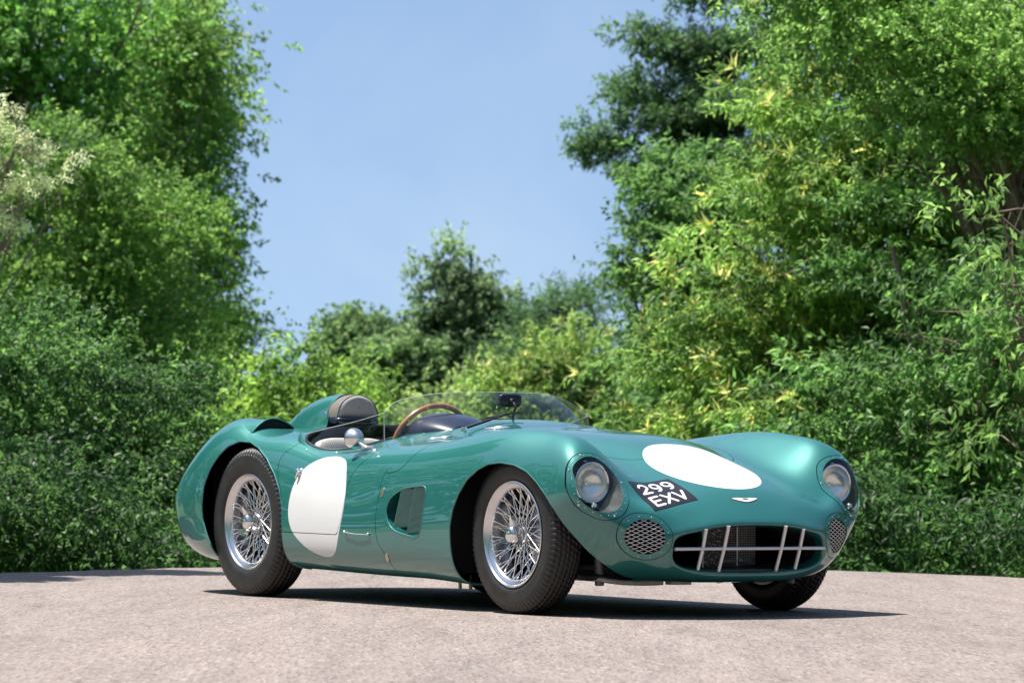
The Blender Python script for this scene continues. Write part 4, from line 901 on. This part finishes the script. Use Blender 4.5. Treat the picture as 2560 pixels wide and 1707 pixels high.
def grille():
    L = np.array(G_[-1]); L = L.reshape(-1, 3)
    o = duct(L[::2], (-.42, 0, .02), BLACK, 'grille', CAR, 1.0, 4)
    bar = pbr('grille_bar_silver', (.66, .66, .68), .34, .5, coat=.3, noise=.05)
    MB().tube(smooth_path([(2.990, -.389, .291), (3.000, -.25, .292), (3.008, 0, .292), (3.000, .25, .292), (2.990, .389, .291)], 30), .0076, 10).build('grille_bar', bar, o, 80)
    for y, a, b in ((.253, (3.021, .374), (2.963, .205)), (.149, (3.036, .387), (2.966, .196))):
        for sg in (-1, 1):
            MB().tube([(b[0], y*sg, b[1]), ((a[0]+b[0])/2+.004, y*sg, (a[1]+b[1])/2), (a[0], y*sg, a[1])], .0082, 10).build('grille_bar', bar, o, 80)
    core = pbr('radiator_core', (.02, .02, .021), .6, .3, noise=.6, nscale=120)
    wire = pbr('stone_guard_wire', (.55, .55, .56), .4, .6, noise=.2)
    MB().box((2.700, .125, .295), (.03, .19, .19)).build('radiator', core, o, 0)
    mb = MB()
    for k in range(22): mb.tube([(2.725, .032+k*.0088, .202), (2.725, .032+k*.0088, .392)], .0009, 4)
    for k in range(20): mb.tube([(2.727, .030, .204+k*.0098), (2.727, .222, .204+k*.0098)], .0009, 4)
    g = mb.build('stone_guard', wire, o, 80); g['kind'] = 'stuff'
    mb = MB(); mb.tube([(2.722, .04, .232), (2.722, .20, .232)], .006, 8); mb.tube([(2.724, .125, .20), (2.724, .125, .40)], .005, 8); mb.ell((2.735, .135, .236), (.02, .024, .02)); mb.build('radiator_stay', SATIN, o)
    sp, t, p = nodes('sparkling_core'); tc = t.nodes.new('ShaderNodeTexCoord'); v = t.nodes.new('ShaderNodeTexVoronoi'); v.inputs['Scale'].default_value = 260
    r = t.nodes.new('ShaderNodeValToRGB'); r.color_ramp.elements[0].color = (.015, .015, .016, 1); r.color_ramp.elements[1].color = (.45, .45, .44, 1); r.color_ramp.elements[0].position = .72; r.color_ramp.elements[1].position = .95
    t.links.new(tc.outputs['Object'], v.inputs['Vector']); t.links.new(v.outputs['Color'], r.inputs[0]); t.links.new(r.outputs[0], p.inputs['Base Color']); p.inputs['Roughness'].default_value = .4; p.inputs['Metallic'].default_value = .5
    MB().box((2.80, -.065, .29), (.012, .105, .20)).build('oil_cooler', sp, o, 0)
    MB().box((2.80, -.120, .29), (.03, .008, .20)).build('cooler_side', PAINT, o, 0)
    fl = pbr('dark_duct_floor', (.045, .045, .05), .45, .2, noise=.25)
    MB().add([(2.96, -.34, .203), (2.96, .34, .203), (2.60, .34, .212), (2.60, -.34, .212), (2.96, -.34, .197), (2.96, .34, .197), (2.60, .34, .206), (2.60, -.34, .206)], [(0, 1, 2, 3), (7, 6, 5, 4), (0, 4, 5, 1), (2, 6, 7, 3)]).build('duct_floor', fl, o, 0)
grille()

# ------------------------------------------------------------------ car: plate, badge
def decal(c, u, v, hu, hv, nu, nv, lift_from=.25):
    c, u, v = (np.array(a, float) for a in (c, u, v)); u /= np.linalg.norm(u); v = v-u*(u@v); v /= np.linalg.norm(v); n = np.cross(u, v)
    A = np.linspace(-hu, hu, nu); B = np.linspace(-hv, hv, nv); P = np.zeros((nu, nv, 3))
    for i, a in enumerate(A):
        for j, b in enumerate(B): P[i, j] = on_body(c+u*a+v*b+n*lift_from, -n)[0]
    for _ in range(3):
        Q = P.copy(); Q[1:-1, 1:-1] = (P[1:-1, 1:-1]*2+P[2:, 1:-1]+P[:-2, 1:-1]+P[1:-1, 2:]+P[1:-1, :-2])/6; P = Q
    gu = np.gradient(P, axis=0); gv = np.gradient(P, axis=1); N = np.cross(gu, gv); N /= np.linalg.norm(N, axis=2, keepdims=True)
    ix = np.arange(nu*nv).reshape(nu, nv)
    F = np.stack([ix[:-1, :-1], ix[1:, :-1], ix[1:, 1:], ix[:-1, 1:]], -1).reshape(-1, 4).tolist()
    s = Surf(P.reshape(-1, 3), N.reshape(-1, 3), [tuple(f) for f in F])
    uv = lambda Q: np.stack([(Q-c)@u, (Q-c)@v], -1)
    return s, uv
def arc(cx, cy, rx, ry, a0, a1, n=14):
    return [(cx+rx*math.cos(math.radians(a)), cy+ry*math.sin(math.radians(a))) for a in np.linspace(a0, a1, n)]
GLYPH = {   # strokes in a box 1 wide, 1.25 high
 '2': [arc(.5, .86, .40, .36, 170, -35)+[(.10, .04)], [(.06, .03), (.94, .03)]],
 '9': [arc(.5, .84, .40, .37, 0, 360, 24), arc(.40, .80, .50, .78, -4, -88, 14)],
 'E': [[(.12, 0), (.12, 1.22)], [(.12, 1.20), (.9, 1.20)], [(.12, .62), (.82, .62)], [(.12, .02), (.92, .02)]],
 'X': [[(.04, 0), (.96, 1.22)], [(.04, 1.22), (.96, 0)]],
 'V': [[(.02, 1.22), (.5, .02)], [(.5, .02), (.98, 1.22)]]}
def sdf_strokes(Q, strokes):
    d = np.full(len(Q), 9.)
    for s in strokes:
        for a, b in zip(np.array(s)[:-1], np.array(s)[1:]):
            e = b-a; w_ = Q-a; t = np.clip((w_@e)/max(e@e, 1e-12), 0, 1); d = np.minimum(d, np.linalg.norm(w_-t[:, None]*e, axis=1))
    return d
def number_plate():
    s, uv = decal((2.840, -.351, .521), (-.018, .23, .0305), (-.166, .0125, .1025), .114, .100, 100, 90)
    g = np.full(len(s.P), 9.); Q = uv(s.P); w_, h_, st = .050, .050, .0060
    for row, (txt, v0) in enumerate((('299', .013), ('EXV', -.078))):
        for k, ch in enumerate(txt):
            u0 = -.088+k*.0635; T = [[(u0+x*w_, v0+y*h_) for x, y in q] for q in GLYPH[ch]]
            g = np.minimum(g, sdf_strokes(Q, T)-st)
    let, bk = s.split(g)
    o = bk.build('number_plate', [PLATEBLK, PLATEBLK], PANEL['clam', 0], thick=.0008, lift=.0018); o['label'] = 'black number plate reading 299 EXV on the nose'
    let.build('plate_characters', [WHITE, WHITE], PANEL['clam', 0], thick=.0008, lift=.0022)
number_plate()
BADGE = pbr('badge_silver', (.85, .85, .84), .35, .3, noise=.05)
def badge():
    s, uv = decal((2.945, .004, .494), (0, 1, 0), (-.5, 0, .85), .07, .022, 90, 40)
    hp = [(0, .0075), (.010, .0085), (.022, .0105), (.066, .0100), (.060, .004), (.048, -.001), (.034, -.006), (.020, -.010), (.010, -.012), (0, -.013)]
    a, _ = s.split(sdf_poly(uv(s.P), np.array(hp+[(-x, y) for x, y in hp[-2:0:-1]])))
    bar, wing = a.split(np.hypot(uv(a.P)[:, 0]/.017, (uv(a.P)[:, 1]-.002)/.0030)*.003-.003)
    o = wing.build('winged_badge', [BADGE, BADGE], PANEL['clam', 0], thick=.002, lift=.003)
    bar.build('badge_centre', [PLATEBLK, PLATEBLK], PANEL['clam', 0], thick=.002, lift=.0034)
badge()

# ------------------------------------------------------------------ car: screen and cockpit
def glass_sheet(base, top, name, parent, n=60, rows=8, bulge=.012, thick=.0035):
    B = smooth_path(base, n); T = smooth_path(top, n)
    k = np.linspace(0, 1, rows)[:, None, None]; G = B[None]*(1-k)+T[None]*k
    out = np.cross(np.gradient(B, axis=0), T-B); out /= np.maximum(np.linalg.norm(out, axis=1, keepdims=True), 1e-9)
    G = G+np.sin(np.pi*k)*bulge*out[None]*(-1 if (out[n//2]@(B[n//2]-np.array([.8, 0, .8])) < 0) else 1)
    gu = np.gradient(G, axis=1); gv = np.gradient(G, axis=0); N = np.cross(gu, gv); N /= np.maximum(np.linalg.norm(N, axis=2, keepdims=True), 1e-9)
    ix = np.arange(rows*n).reshape(rows, n); F = np.stack([ix[:-1, :-1], ix[:-1, 1:], ix[1:, 1:], ix[1:, :-1]], -1).reshape(-1, 4).tolist()
    s = Surf(G.reshape(-1, 3), N.reshape(-1, 3), [tuple(f) for f in F])
    o = s.build(name, [ACRYLIC, ACRYLIC], parent, thick=thick)
    return o, B, T
def down(x, y):
    return on_body((x, y, 1.2), (0, 0, -1))
EDGE = pbr('acrylic_edge', (.62, .68, .66), .25, 0, coat=.5, noise=.05)
def windscreen():
    half = [(.95, .562), (1.06, .522), (1.15, .452), (1.22, .34), (1.275, .18), (1.295, 0)]
    xy = [(x, -y) for x, y in half]+half[-2::-1]
    base = [tuple(down(x, y)[0]+np.array([0, 0, .001])) for x, y in xy]
    th = [(.94, .56, .862), (.925, .50, .908), (.955, .42, .936), (1.015, .32, .953), (1.07, .19, .961), (1.10, 0, .963)]
    top = [(x, -y, z) for x, y, z in th]+th[-2::-1]
    o, B, T = glass_sheet(base, top, 'windscreen', CAR, 90, 9, .012)
    MB().tube(T, .0013, 6).build('screen_top_edge', EDGE, o, 80)
    rv = []; rn = []
    for k in range(3, 88, 6):
        q, n = down(B[k][0]+.010*np.sign(B[k][0]-.9)*.8, B[k][1]*1.02); rv.append(q); rn.append(n)
    for sg in (-1, 1):
        e = [(.95, .562*sg), (.80, .592*sg), (.66, .625*sg), (.55, .661*sg), (.45, .667*sg), (.36, .645*sg)]
        b = [tuple(down(x, y)[0]+np.array([0, 0, .001])) for x, y in e]
        t = [(.94, .56*sg, .862), (.80, .575*sg, .836), (.66, .595*sg, .812), (.54, .618*sg, .793), (.44, .630*sg, .777), (.345, .632*sg, .765)]
        s, b_, t_ = glass_sheet(b, t, 'side_screen', CAR, 40, 5, .002)
        MB().tube(t_, .0013, 6).build('screen_top_edge', EDGE, s, 80)
        MB().tube([b_[0], t_[0]+np.array([0, 0, .004])], .0022, 8).build('screen_joint', EDGE, s, 80)
        for x, y in e[1:]:
            q, n = down(x, y+.016*sg); rv.append(q); rn.append(n)
    bump_mesh(rv, rn, .0040, 'screen_rivets', CHROME, o)
    return o
windscreen()
def fabric():
    m, t, p = nodes('grey_check_fabric'); tc = t.nodes.new('ShaderNodeTexCoord')
    ck = t.nodes.new('ShaderNodeTexChecker'); ck.inputs['Scale'].default_value = 190; ck.inputs[1].default_value = (.80, .77, .70, 1); ck.inputs[2].default_value = (.24, .23, .21, 1)
    n = t.nodes.new('ShaderNodeTexNoise'); n.inputs['Scale'].default_value = 25; mx = t.nodes.new('ShaderNodeMixRGB'); mx.blend_type = 'MULTIPLY'; mx.inputs[0].default_value = .3
    t.links.new(tc.outputs['Object'], ck.inputs['Vector']); t.links.new(tc.outputs['Object'], n.inputs['Vector']); t.links.new(ck.outputs[0], mx.inputs[1]); t.links.new(n.outputs['Fac'], mx.inputs[2]); t.links.new(mx.outputs[0], p.inputs['Base Color'])
    p.inputs['Roughness'].default_value = .9; p.inputs['Sheen Weight'].default_value = .2
    b = t.nodes.new('ShaderNodeBump'); b.inputs['Strength'].default_value = .4; b.inputs['Distance'].default_value = .002; t.links.new(ck.outputs['Fac'], b.inputs['Height']); t.links.new(b.outputs['Normal'], p.inputs['Normal'])
    return m
FABRIC = fabric()
PIPING = pbr('grey_piping', (.17, .16, .14), .8, noise=.15, nscale=60)
VINYL = pbr('dark_vinyl', (.006, .010, .030), .30, 0, coat=.35, noise=.2, nscale=20)
def rounded_box(c, d, r, n=6, M=None):
    """superellipsoid-like cushion"""
    th = np.linspace(-math.pi/2, math.pi/2, 2*n+1); ph = np.arange(8*n)*2*math.pi/(8*n); e = r
    f = lambda x: np.sign(x)*np.abs(x)**e
    G = np.array([[(f(math.cos(t))*f(math.cos(p)), f(math.cos(t))*f(math.sin(p)), f(math.sin(t))) for p in ph] for t in th])*np.array(d)/2+np.array(c)
    return G if M is None else xf(G, M)
def cockpit():
    tub = MB(); tub.box((.66, 0, .19), (.98, 1.16, .02)); tub.box((.165, 0, .47), (.02, 1.10, .58)); tub.box((1.17, 0, .45), (.02, 1.10, .52))
    o = tub.build('cockpit_tub', BLACK, CAR, 0)
    MB().box((.66, 0, .32), (.9, .10, .26)).build('transmission_tunnel', VINYL, o, 0)
    Rm = np.array(Matrix.Translation((.36, -.37, .55)) @ Matrix.Rotation(math.radians(-14), 4, 'Y'))
    for y in (-.37, .37):
        s = MB().grid(rounded_box((0, 0, 0), (.11, .42, .44), .38, 7, np.array(Matrix.Translation((.345, y, .53)) @ Matrix.Rotation(math.radians(-10), 4, 'Y'))), wrap_v=True).build('seat', FABRIC, CAR, 80)
        MB().grid(rounded_box((.58, y, .31), (.46, .42, .14), .4, 6), wrap_v=True).build('seat_cushion', FABRIC, s, 80)
        for k in (-1, 1):
            MB().grid(rounded_box((.60, y+k*.20, .36), (.44, .06, .18), .5, 5), wrap_v=True).build('seat_bolster', PIPING, s, 80)
    # instrument hood and dashboard
    hood = MB()
    X = np.linspace(1.02, 1.27, 14); A = np.linspace(0, math.pi, 25)
    G = np.array([[(x, -.285+.198*math.cos(a)*(1-.35*((x-1.02)/.25)**2), .765+(.100-.035*((x-1.02)/.25)**2*1.6)*math.sin(a)**.8) for a in A] for x in X])
    hood.grid(G); hd = hood.build('instrument_hood', VINYL, CAR, 60)
    MB().add([(1.03, -.285+.190*math.cos(a), .66+.195*math.sin(a)) for a in A], [tuple(range(25))]).build('dashboard', BLACK, hd, 0)
    for y, r_ in ((-.37, .045), (-.26, .045), (-.46, .028)):
        MB().lathe([(r_, 0), (r_, .006), (r_*.9, .008), (0, .004)], 24, frame((1.028, y, .745), (-1, 0, 0))).build('gauge', CHROME, hd)
    X = np.linspace(1.03, 1.25, 8)
    G = np.array([[(x, .31+.24*math.cos(a), .765+(.062-.03*((x-1.03)/.22)**2)*math.sin(a)) for a in A] for x in X]); MB().grid(G).build('passenger_cowl', PAINT, CAR, 60)
    # steering wheel
    c = np.array([.955, -.318, .705]); M = frame(c, (-.94, 0, .34), (0, 1, 0)); a = np.linspace(0, 2*math.pi, 72, endpoint=False); R = .205
    wood = pbr('varnished_wood', (.36, .13, .035), .28, 0, coat=.7, noise=.35, nscale=35)
    w_ = MB().tube(xf(np.stack([R*np.cos(a), R*np.sin(a), 0*a], -1), M), .0125, 12, closed=True).build('steering_wheel', wood, CAR, 80)
    MB().lathe([(.0, .0), (.05, .0), (.05, -.008), (0, -.012)], 24, M).build('wheel_boss', BLACK, w_)
    for k in range(3):
        t = k*2*math.pi/3+math.pi/2
        p0 = np.array([.04*math.cos(t), .04*math.sin(t), 0]); p1 = np.array([R*math.cos(t), R*math.sin(t), 0]); q = np.array([-math.sin(t), math.cos(t), 0])*.014
        MB().add(xf(np.array([p0-q, p1-q, p1+q, p0+q, p0-q+[0, 0, .003], p1-q+[0, 0, .003], p1+q+[0, 0, .003], p0+q+[0, 0, .003]]), M), [(3, 2, 1, 0), (4, 5, 6, 7), (0, 1, 5, 4), (2, 3, 7, 6), (1, 2, 6, 5), (3, 0, 4, 7)]).build('wheel_spoke', ALU, w_, 0)
    pts = [xf(np.array([[(R)*math.cos(t), (R)*math.sin(t), -.0125]]), M)[0] for t in np.arange(12)*math.pi/6+.2]
    bump_mesh(pts, [-M[:3, 2]]*12, .004, 'rim_rivets', CHROME, w_)
    MB().tube([c, c+np.array([.25, 0, -.09])], .018, 10).build('steering_column', BLACK, w_, 80)
cockpit()
def headrest():
    # fairing: D-shaped sections that fall away to the tail
    secs = [(.175, -.287, .118, .958), (.10, -.287, .120, .957), (.02, -.287, .122, .949), (-.08, -.286, .122, .928), (-.16, -.284, .119, .900), (-.24, -.282, .112, .864), (-.32, -.28, .100, .818), (-.40, -.278, .085, .775), (-.46, -.276, .07, .745)]
    S_ = smooth_path(np.array(secs), 40); A = np.linspace(0, math.pi, 33); G = []
    for x, yc, hw, zt in S_:
        zb = .70; row = []
        for a in A:
            k = .72; cy = math.copysign(abs(math.cos(a))**k, math.cos(a)); sz = math.sin(a)**.62
            row.append((x, yc+hw*cy*(1+.42*(1-sz)**3), zb+(zt-zb)*sz))
        G.append(row)
    o = MB().grid(np.array(G), flip=False).build('headrest_fairing', PAINT, CAR, 80)
    G0 = np.array(G)[0]; MB().add(G0, [tuple(range(len(G0)))]).build('fairing_front', BLACK, o, 0)
    MB().tube(np.array(G)[19][3:-3]+np.array([0, 0, .0006]), .0016, 6).build('fairing_seam', PAINT, o, 80)
    # padded head roll: half-moon front face, gusset and piping
    A = np.linspace(0, math.pi, 37); yc, w2, z0, h = -.287, .110, .848, .106
    def D(x, sc, dz=0):
        return [(x, yc+w2*sc*math.cos(a)*(1-.10*math.sin(a)**6), z0+dz+h*sc*math.sin(a)**.9) for a in A]+[(x, yc+w2*sc*t, z0+dz-.004*(1-t*t)) for t in np.linspace(-1, 1, 19)[1:-1]]
    rows = [D(.247, .985), D(.253, .93, .004), D(.258, .7, .016), D(.260, .4, .03), D(.2605, .02, .046)]
    p = MB().grid(np.array(rows), wrap_v=True).build('head_roll', FABRIC, CAR, 60)
    MB().grid(np.array([D(.150, .96), D(.160, 1.0), D(.20, 1.02), D(.235, 1.0), D(.247, .985)]), wrap_v=True).build('roll_gusset', pbr('darkened_gusset_fabric', (.135, .128, .112), .9, noise=.45, nscale=220), p, 60)  # gusset colour darkened to offset the sunlight on it
    MB().tube(D(.2475, 1.0), .0032, 6, closed=True).build('roll_piping', PIPING, p, 80)
    MB().tube(D(.158, 1.01), .0030, 6, closed=True).build('roll_piping', PIPING, p, 80)
    MB().grid(rounded_box((.215, -.287, .832), (.12, .24, .04), .5, 5), wrap_v=True).build('roll_base', VINYL, p, 80)
    MB().lathe([(.006, 0), (.006, .004), (.003, .008), (0, .009)], 10, frame((.16, -.405, .868), (0, -1, .2))).build('press_stud', CHROME, p)
headrest()
def haunch_scoops():
    # forward-facing cooling scoop on each rear wing
    for sg in (-1, 1):
        X = np.linspace(-.055, -.42, 22); T = np.linspace(0, 1, 27); G = []
        for x in X:
            k = (-.055-x)/.365; yo, yi = .684-.0*k, .455-.02*k; row = []
            for t in T:
                y = (yo*(1-t)+yi*t)*sg; q, n = down(x, y)
                arch_ = math.sin(math.pi*t)**.75; lift = max(0, (.842-.004*k-down(x, .575*sg)[0][2]))*(1-k)**.5
                skew = -.012*(1-t)*(1-k)
                row.append((x+skew, y, q[2]-.002+lift*arch_*1.0))
            G.append(row)
        G = np.array(G)
        # keep the skirt of the scoop just under the wing where it has died away
        o = MB().grid(G, flip=sg < 0).build('haunch_scoop', PAINT, PANEL['rear', 0], 80)
        MB().tube(G[0], .0042, 8).build('scoop_lip', PAINT, o if False else PANEL['rear', 0], 80)
        # black sheet across the mouth: its dark lining and the shade inside
        F_ = G[0].copy(); F_[:, 0] -= .008; F_[:, 2] -= .003; B_ = np.array([down(p[0], p[1])[0]+np.array([0, 0, .003]) for p in F_])
        MB().grid(np.array([F_, B_])).build('scoop_mouth', BLACK, PANEL['rear', 0], 0)
haunch_scoops()
def fittings():
    # door mirror: spun bullet on a short stalk
    for sg, head, base in ((-1, (.925, -.705, .746), (1.045, -.672)), (1, (.885, .612, .770), (.98, .60))):
        q, n = down(*base); ax = np.array([.80, .10*sg, .0])
        M = frame(np.array(head), ax, (0, 0, 1))
        o = MB().lathe([(.0445, -.020), (.0465, -.016), (.0465, -.006), (.045, .000), (.041, .012), (.034, .024), (.024, .036), (.013, .045), (.006, .048), (.0005, .049)], 40, M).build('door_mirror', pbr('spun_aluminium', (.70, .71, .73), .22, 1.0, noise=.05), CAR, 80)
        MB().lathe([(.0445, -.0195), (.02, -.0175), (.0005, -.017)], 32, M).build('mirror_glass', CHROME, o)
        h0 = np.array(head)+np.array([.040, 0, -.018])
        MB().tube([h0, h0+np.array([.035, .006*-sg, -.022]), q+n*.018, q], [.007, .0075, .0065, .011], 10).build('mirror_stalk', CHROME, o, 80)
        MB().ell(h0+np.array([.03, .005*-sg, -.019]), (.022, .022, .022)).build('mirror_pivot', CHROME, o, 80)
        MB().lathe([(.017, -.001), (.017, .003), (.012, .007), (.006, .009)], 16, frame(q, n)).build('mirror_foot', CHROME, o)
    # rear-view mirror on the scuttle
    q, n = down(1.235, -.05); c = q+np.array([-.03, 0, .087])
    o = MB().grid(rounded_box(c, (.030, .118, .062), .45, 6), wrap_v=True).build('rear_view_mirror', VINYL, CAR, 80)
    MB().tube(smooth_path([q, q+np.array([.004, 0, .035]), q+np.array([.012, .004, .06]), c+np.array([.018, 0, -.005])], 14), .0058, 10).build('mirror_stem', DARKMET, o, 80)
    MB().ell(c+np.array([.018, 0, -.003]), (.022, .026, .026)).build('ball_joint', DARKMET, o, 80)
    # wiper
    q, n = down(1.40, -.42); p1 = q+np.array([.0, .02, .022]); e = np.array([1.255, -.10, .862])
    o = MB().tube(smooth_path([p1, p1+np.array([-.05, .13, .030]), e], 14), [.0065]*8+[.005]*6, 8).build('wiper', DARKMET, CAR, 80)
    MB().lathe([(.013, -.001), (.012, .010), (.008, .016), (.007, .024), (0, .026)], 16, frame(q, n)).build('wiper_spindle', CHROME, o)
    MB().tube([e+np.array([-.012, .10, .01]), e, e+np.array([.05, -.14, -.022])], .0045, 6).build('wiper_blade', BLACK, o, 80)
    # oval chrome bezels on the scuttle
    for x, y in ((1.375, -.535), (1.50, -.31)):
        q, n = down(x, y); M = frame(q, n, (.78, .62, 0)); a = np.linspace(0, 2*math.pi, 40, endpoint=False)
        pth = xf(np.stack([.060*np.cos(a), .019*np.sign(np.sin(a))*np.abs(np.sin(a))**.8, .0015+0*a], -1), M)
        o = MB().tube(pth, .0042, 6, closed=True).build('scuttle_bezel', CHROME, CAR, 80)
        MB().add(pth, [tuple(range(40))]).build('bezel_insert', ALU, o, 0)
    # door latch
    q, n = on_body((.505, -1.5, .590), (0, 1, 0)); M = frame(q, n, (0, 0, 1))
    o = MB().lathe([(.020, -.001), (.020, .003), (.015, .007), (.010, .009), (.010, .018), (.007, .021), (0, .022)], 20, M).build('door_latch', CHROME, PANEL['door', -1])
    MB().tube(xf(np.array([(.012, 0, .014), (-.005, 0, .018), (-.036, .006, .010)]), M), [.007, .007, .004], 8).build('latch_lever', CHROME, PANEL['door', -1], 80)
    # spring stay along the sill
    for sg in (-1,):
        a, na = on_body((.985, 1.5*sg, .323), (0, -sg, 0)); b, nb = on_body((1.195, 1.5*sg, .317), (0, -sg, 0))
        o = MB().tube(smooth_path([a+na*.008, (a+b)/2+na*.010+np.array([0, 0, -.004]), b+nb*.008], 12), .0024, 6).build('panel_stay', SATIN, CAR, 80)
        for k in (a, b): MB().ell(k+na*.006, (.014, .012, .014)).build('stay_end', SATIN, o, 80)
        for x, z in ((1.290, .505), (1.330, .216)):
            q, n = on_body((x, 1.5*sg, z), (0, -sg, 0)); M = frame(q, n, (0.25, 0, 1))
            f = MB().lathe([(.012, -.001), (.012, .0025), (.009, .004), (.0, .0035)], 16, M @ np.diag([1.7, 1, 1, 1.])).build('panel_fastener', pbr('pale_brass', (.55, .47, .33), .3, .9, noise=.1), CAR)
    # brass drain tips under the sill
    for x in (1.66, 1.745):
        MB().tube([(x, -.60, .15), (x+.004, -.60, .088)], .008, 8).build('drain_pipe', pbr('dull_brass', (.30, .22, .10), .45, .8, noise=.3), CAR, 80)
    # front suspension and pipes under the nose
    for sg in (-1, 1):
        o = MB().tube([(2.30, .40*sg, .20), (2.286, .62*sg, .20)], .016, 8).tube([(2.52, .40*sg, .20), (2.286, .62*sg, .20)], .014, 8).build('lower_wishbone', DARKMET, CAR, 80)
        MB().tube([(2.62, .52*sg, .40), (2.60, .50*sg, .13)], .020, 8).build('nose_bracket', pbr('grey_bracket', (.13, .13, .135), .5, .5, noise=.3), CAR, 80)
        MB().tube([(2.62, .62*sg, .165), (2.62, .30*sg, .165)], .012, 8).build('anti_roll_bar', DARKMET, CAR, 80)
    MB().tube(smooth_path([(2.60, -.55, .165), (2.66, -.47, .148), (2.72, -.36, .142), (2.75, -.28, .145)], 16), .011, 8).build('breather_pipe', pbr('pale_pipe', (.36, .35, .30), .5, .2, noise=.2), CAR, 80)
    MB().box((2.75, -.20, .142), (.05, .10, .014)).build('jacking_tab', pbr('cream_tab', (.42, .41, .33), .5, .1, noise=.25), CAR, 0)
    # rear quarter: pointed upstand behind the door
    for sg in (-1, 1):
        rows = []
        for k in np.linspace(0, 1, 14):
            x = .50-.165*k; y = (.660+.010*math.sin(math.pi*k))*sg; q, n = down(x, y); h = .046*k**2.6
            rows.append([q-np.array([0, 0, .003]), q+np.array([-.006*k, -.004*sg*k, h*.55]), q+np.array([.004*k, -.012*sg*k, h]), q+np.array([-.006*k, -.016*sg*k, h*.5]), q+np.array([0, -.020*sg, -.004])])
        MB().grid(np.array(rows), flip=sg < 0).build('quarter_upstand', PAINT, PANEL['rear', 0], 40)
fittings()
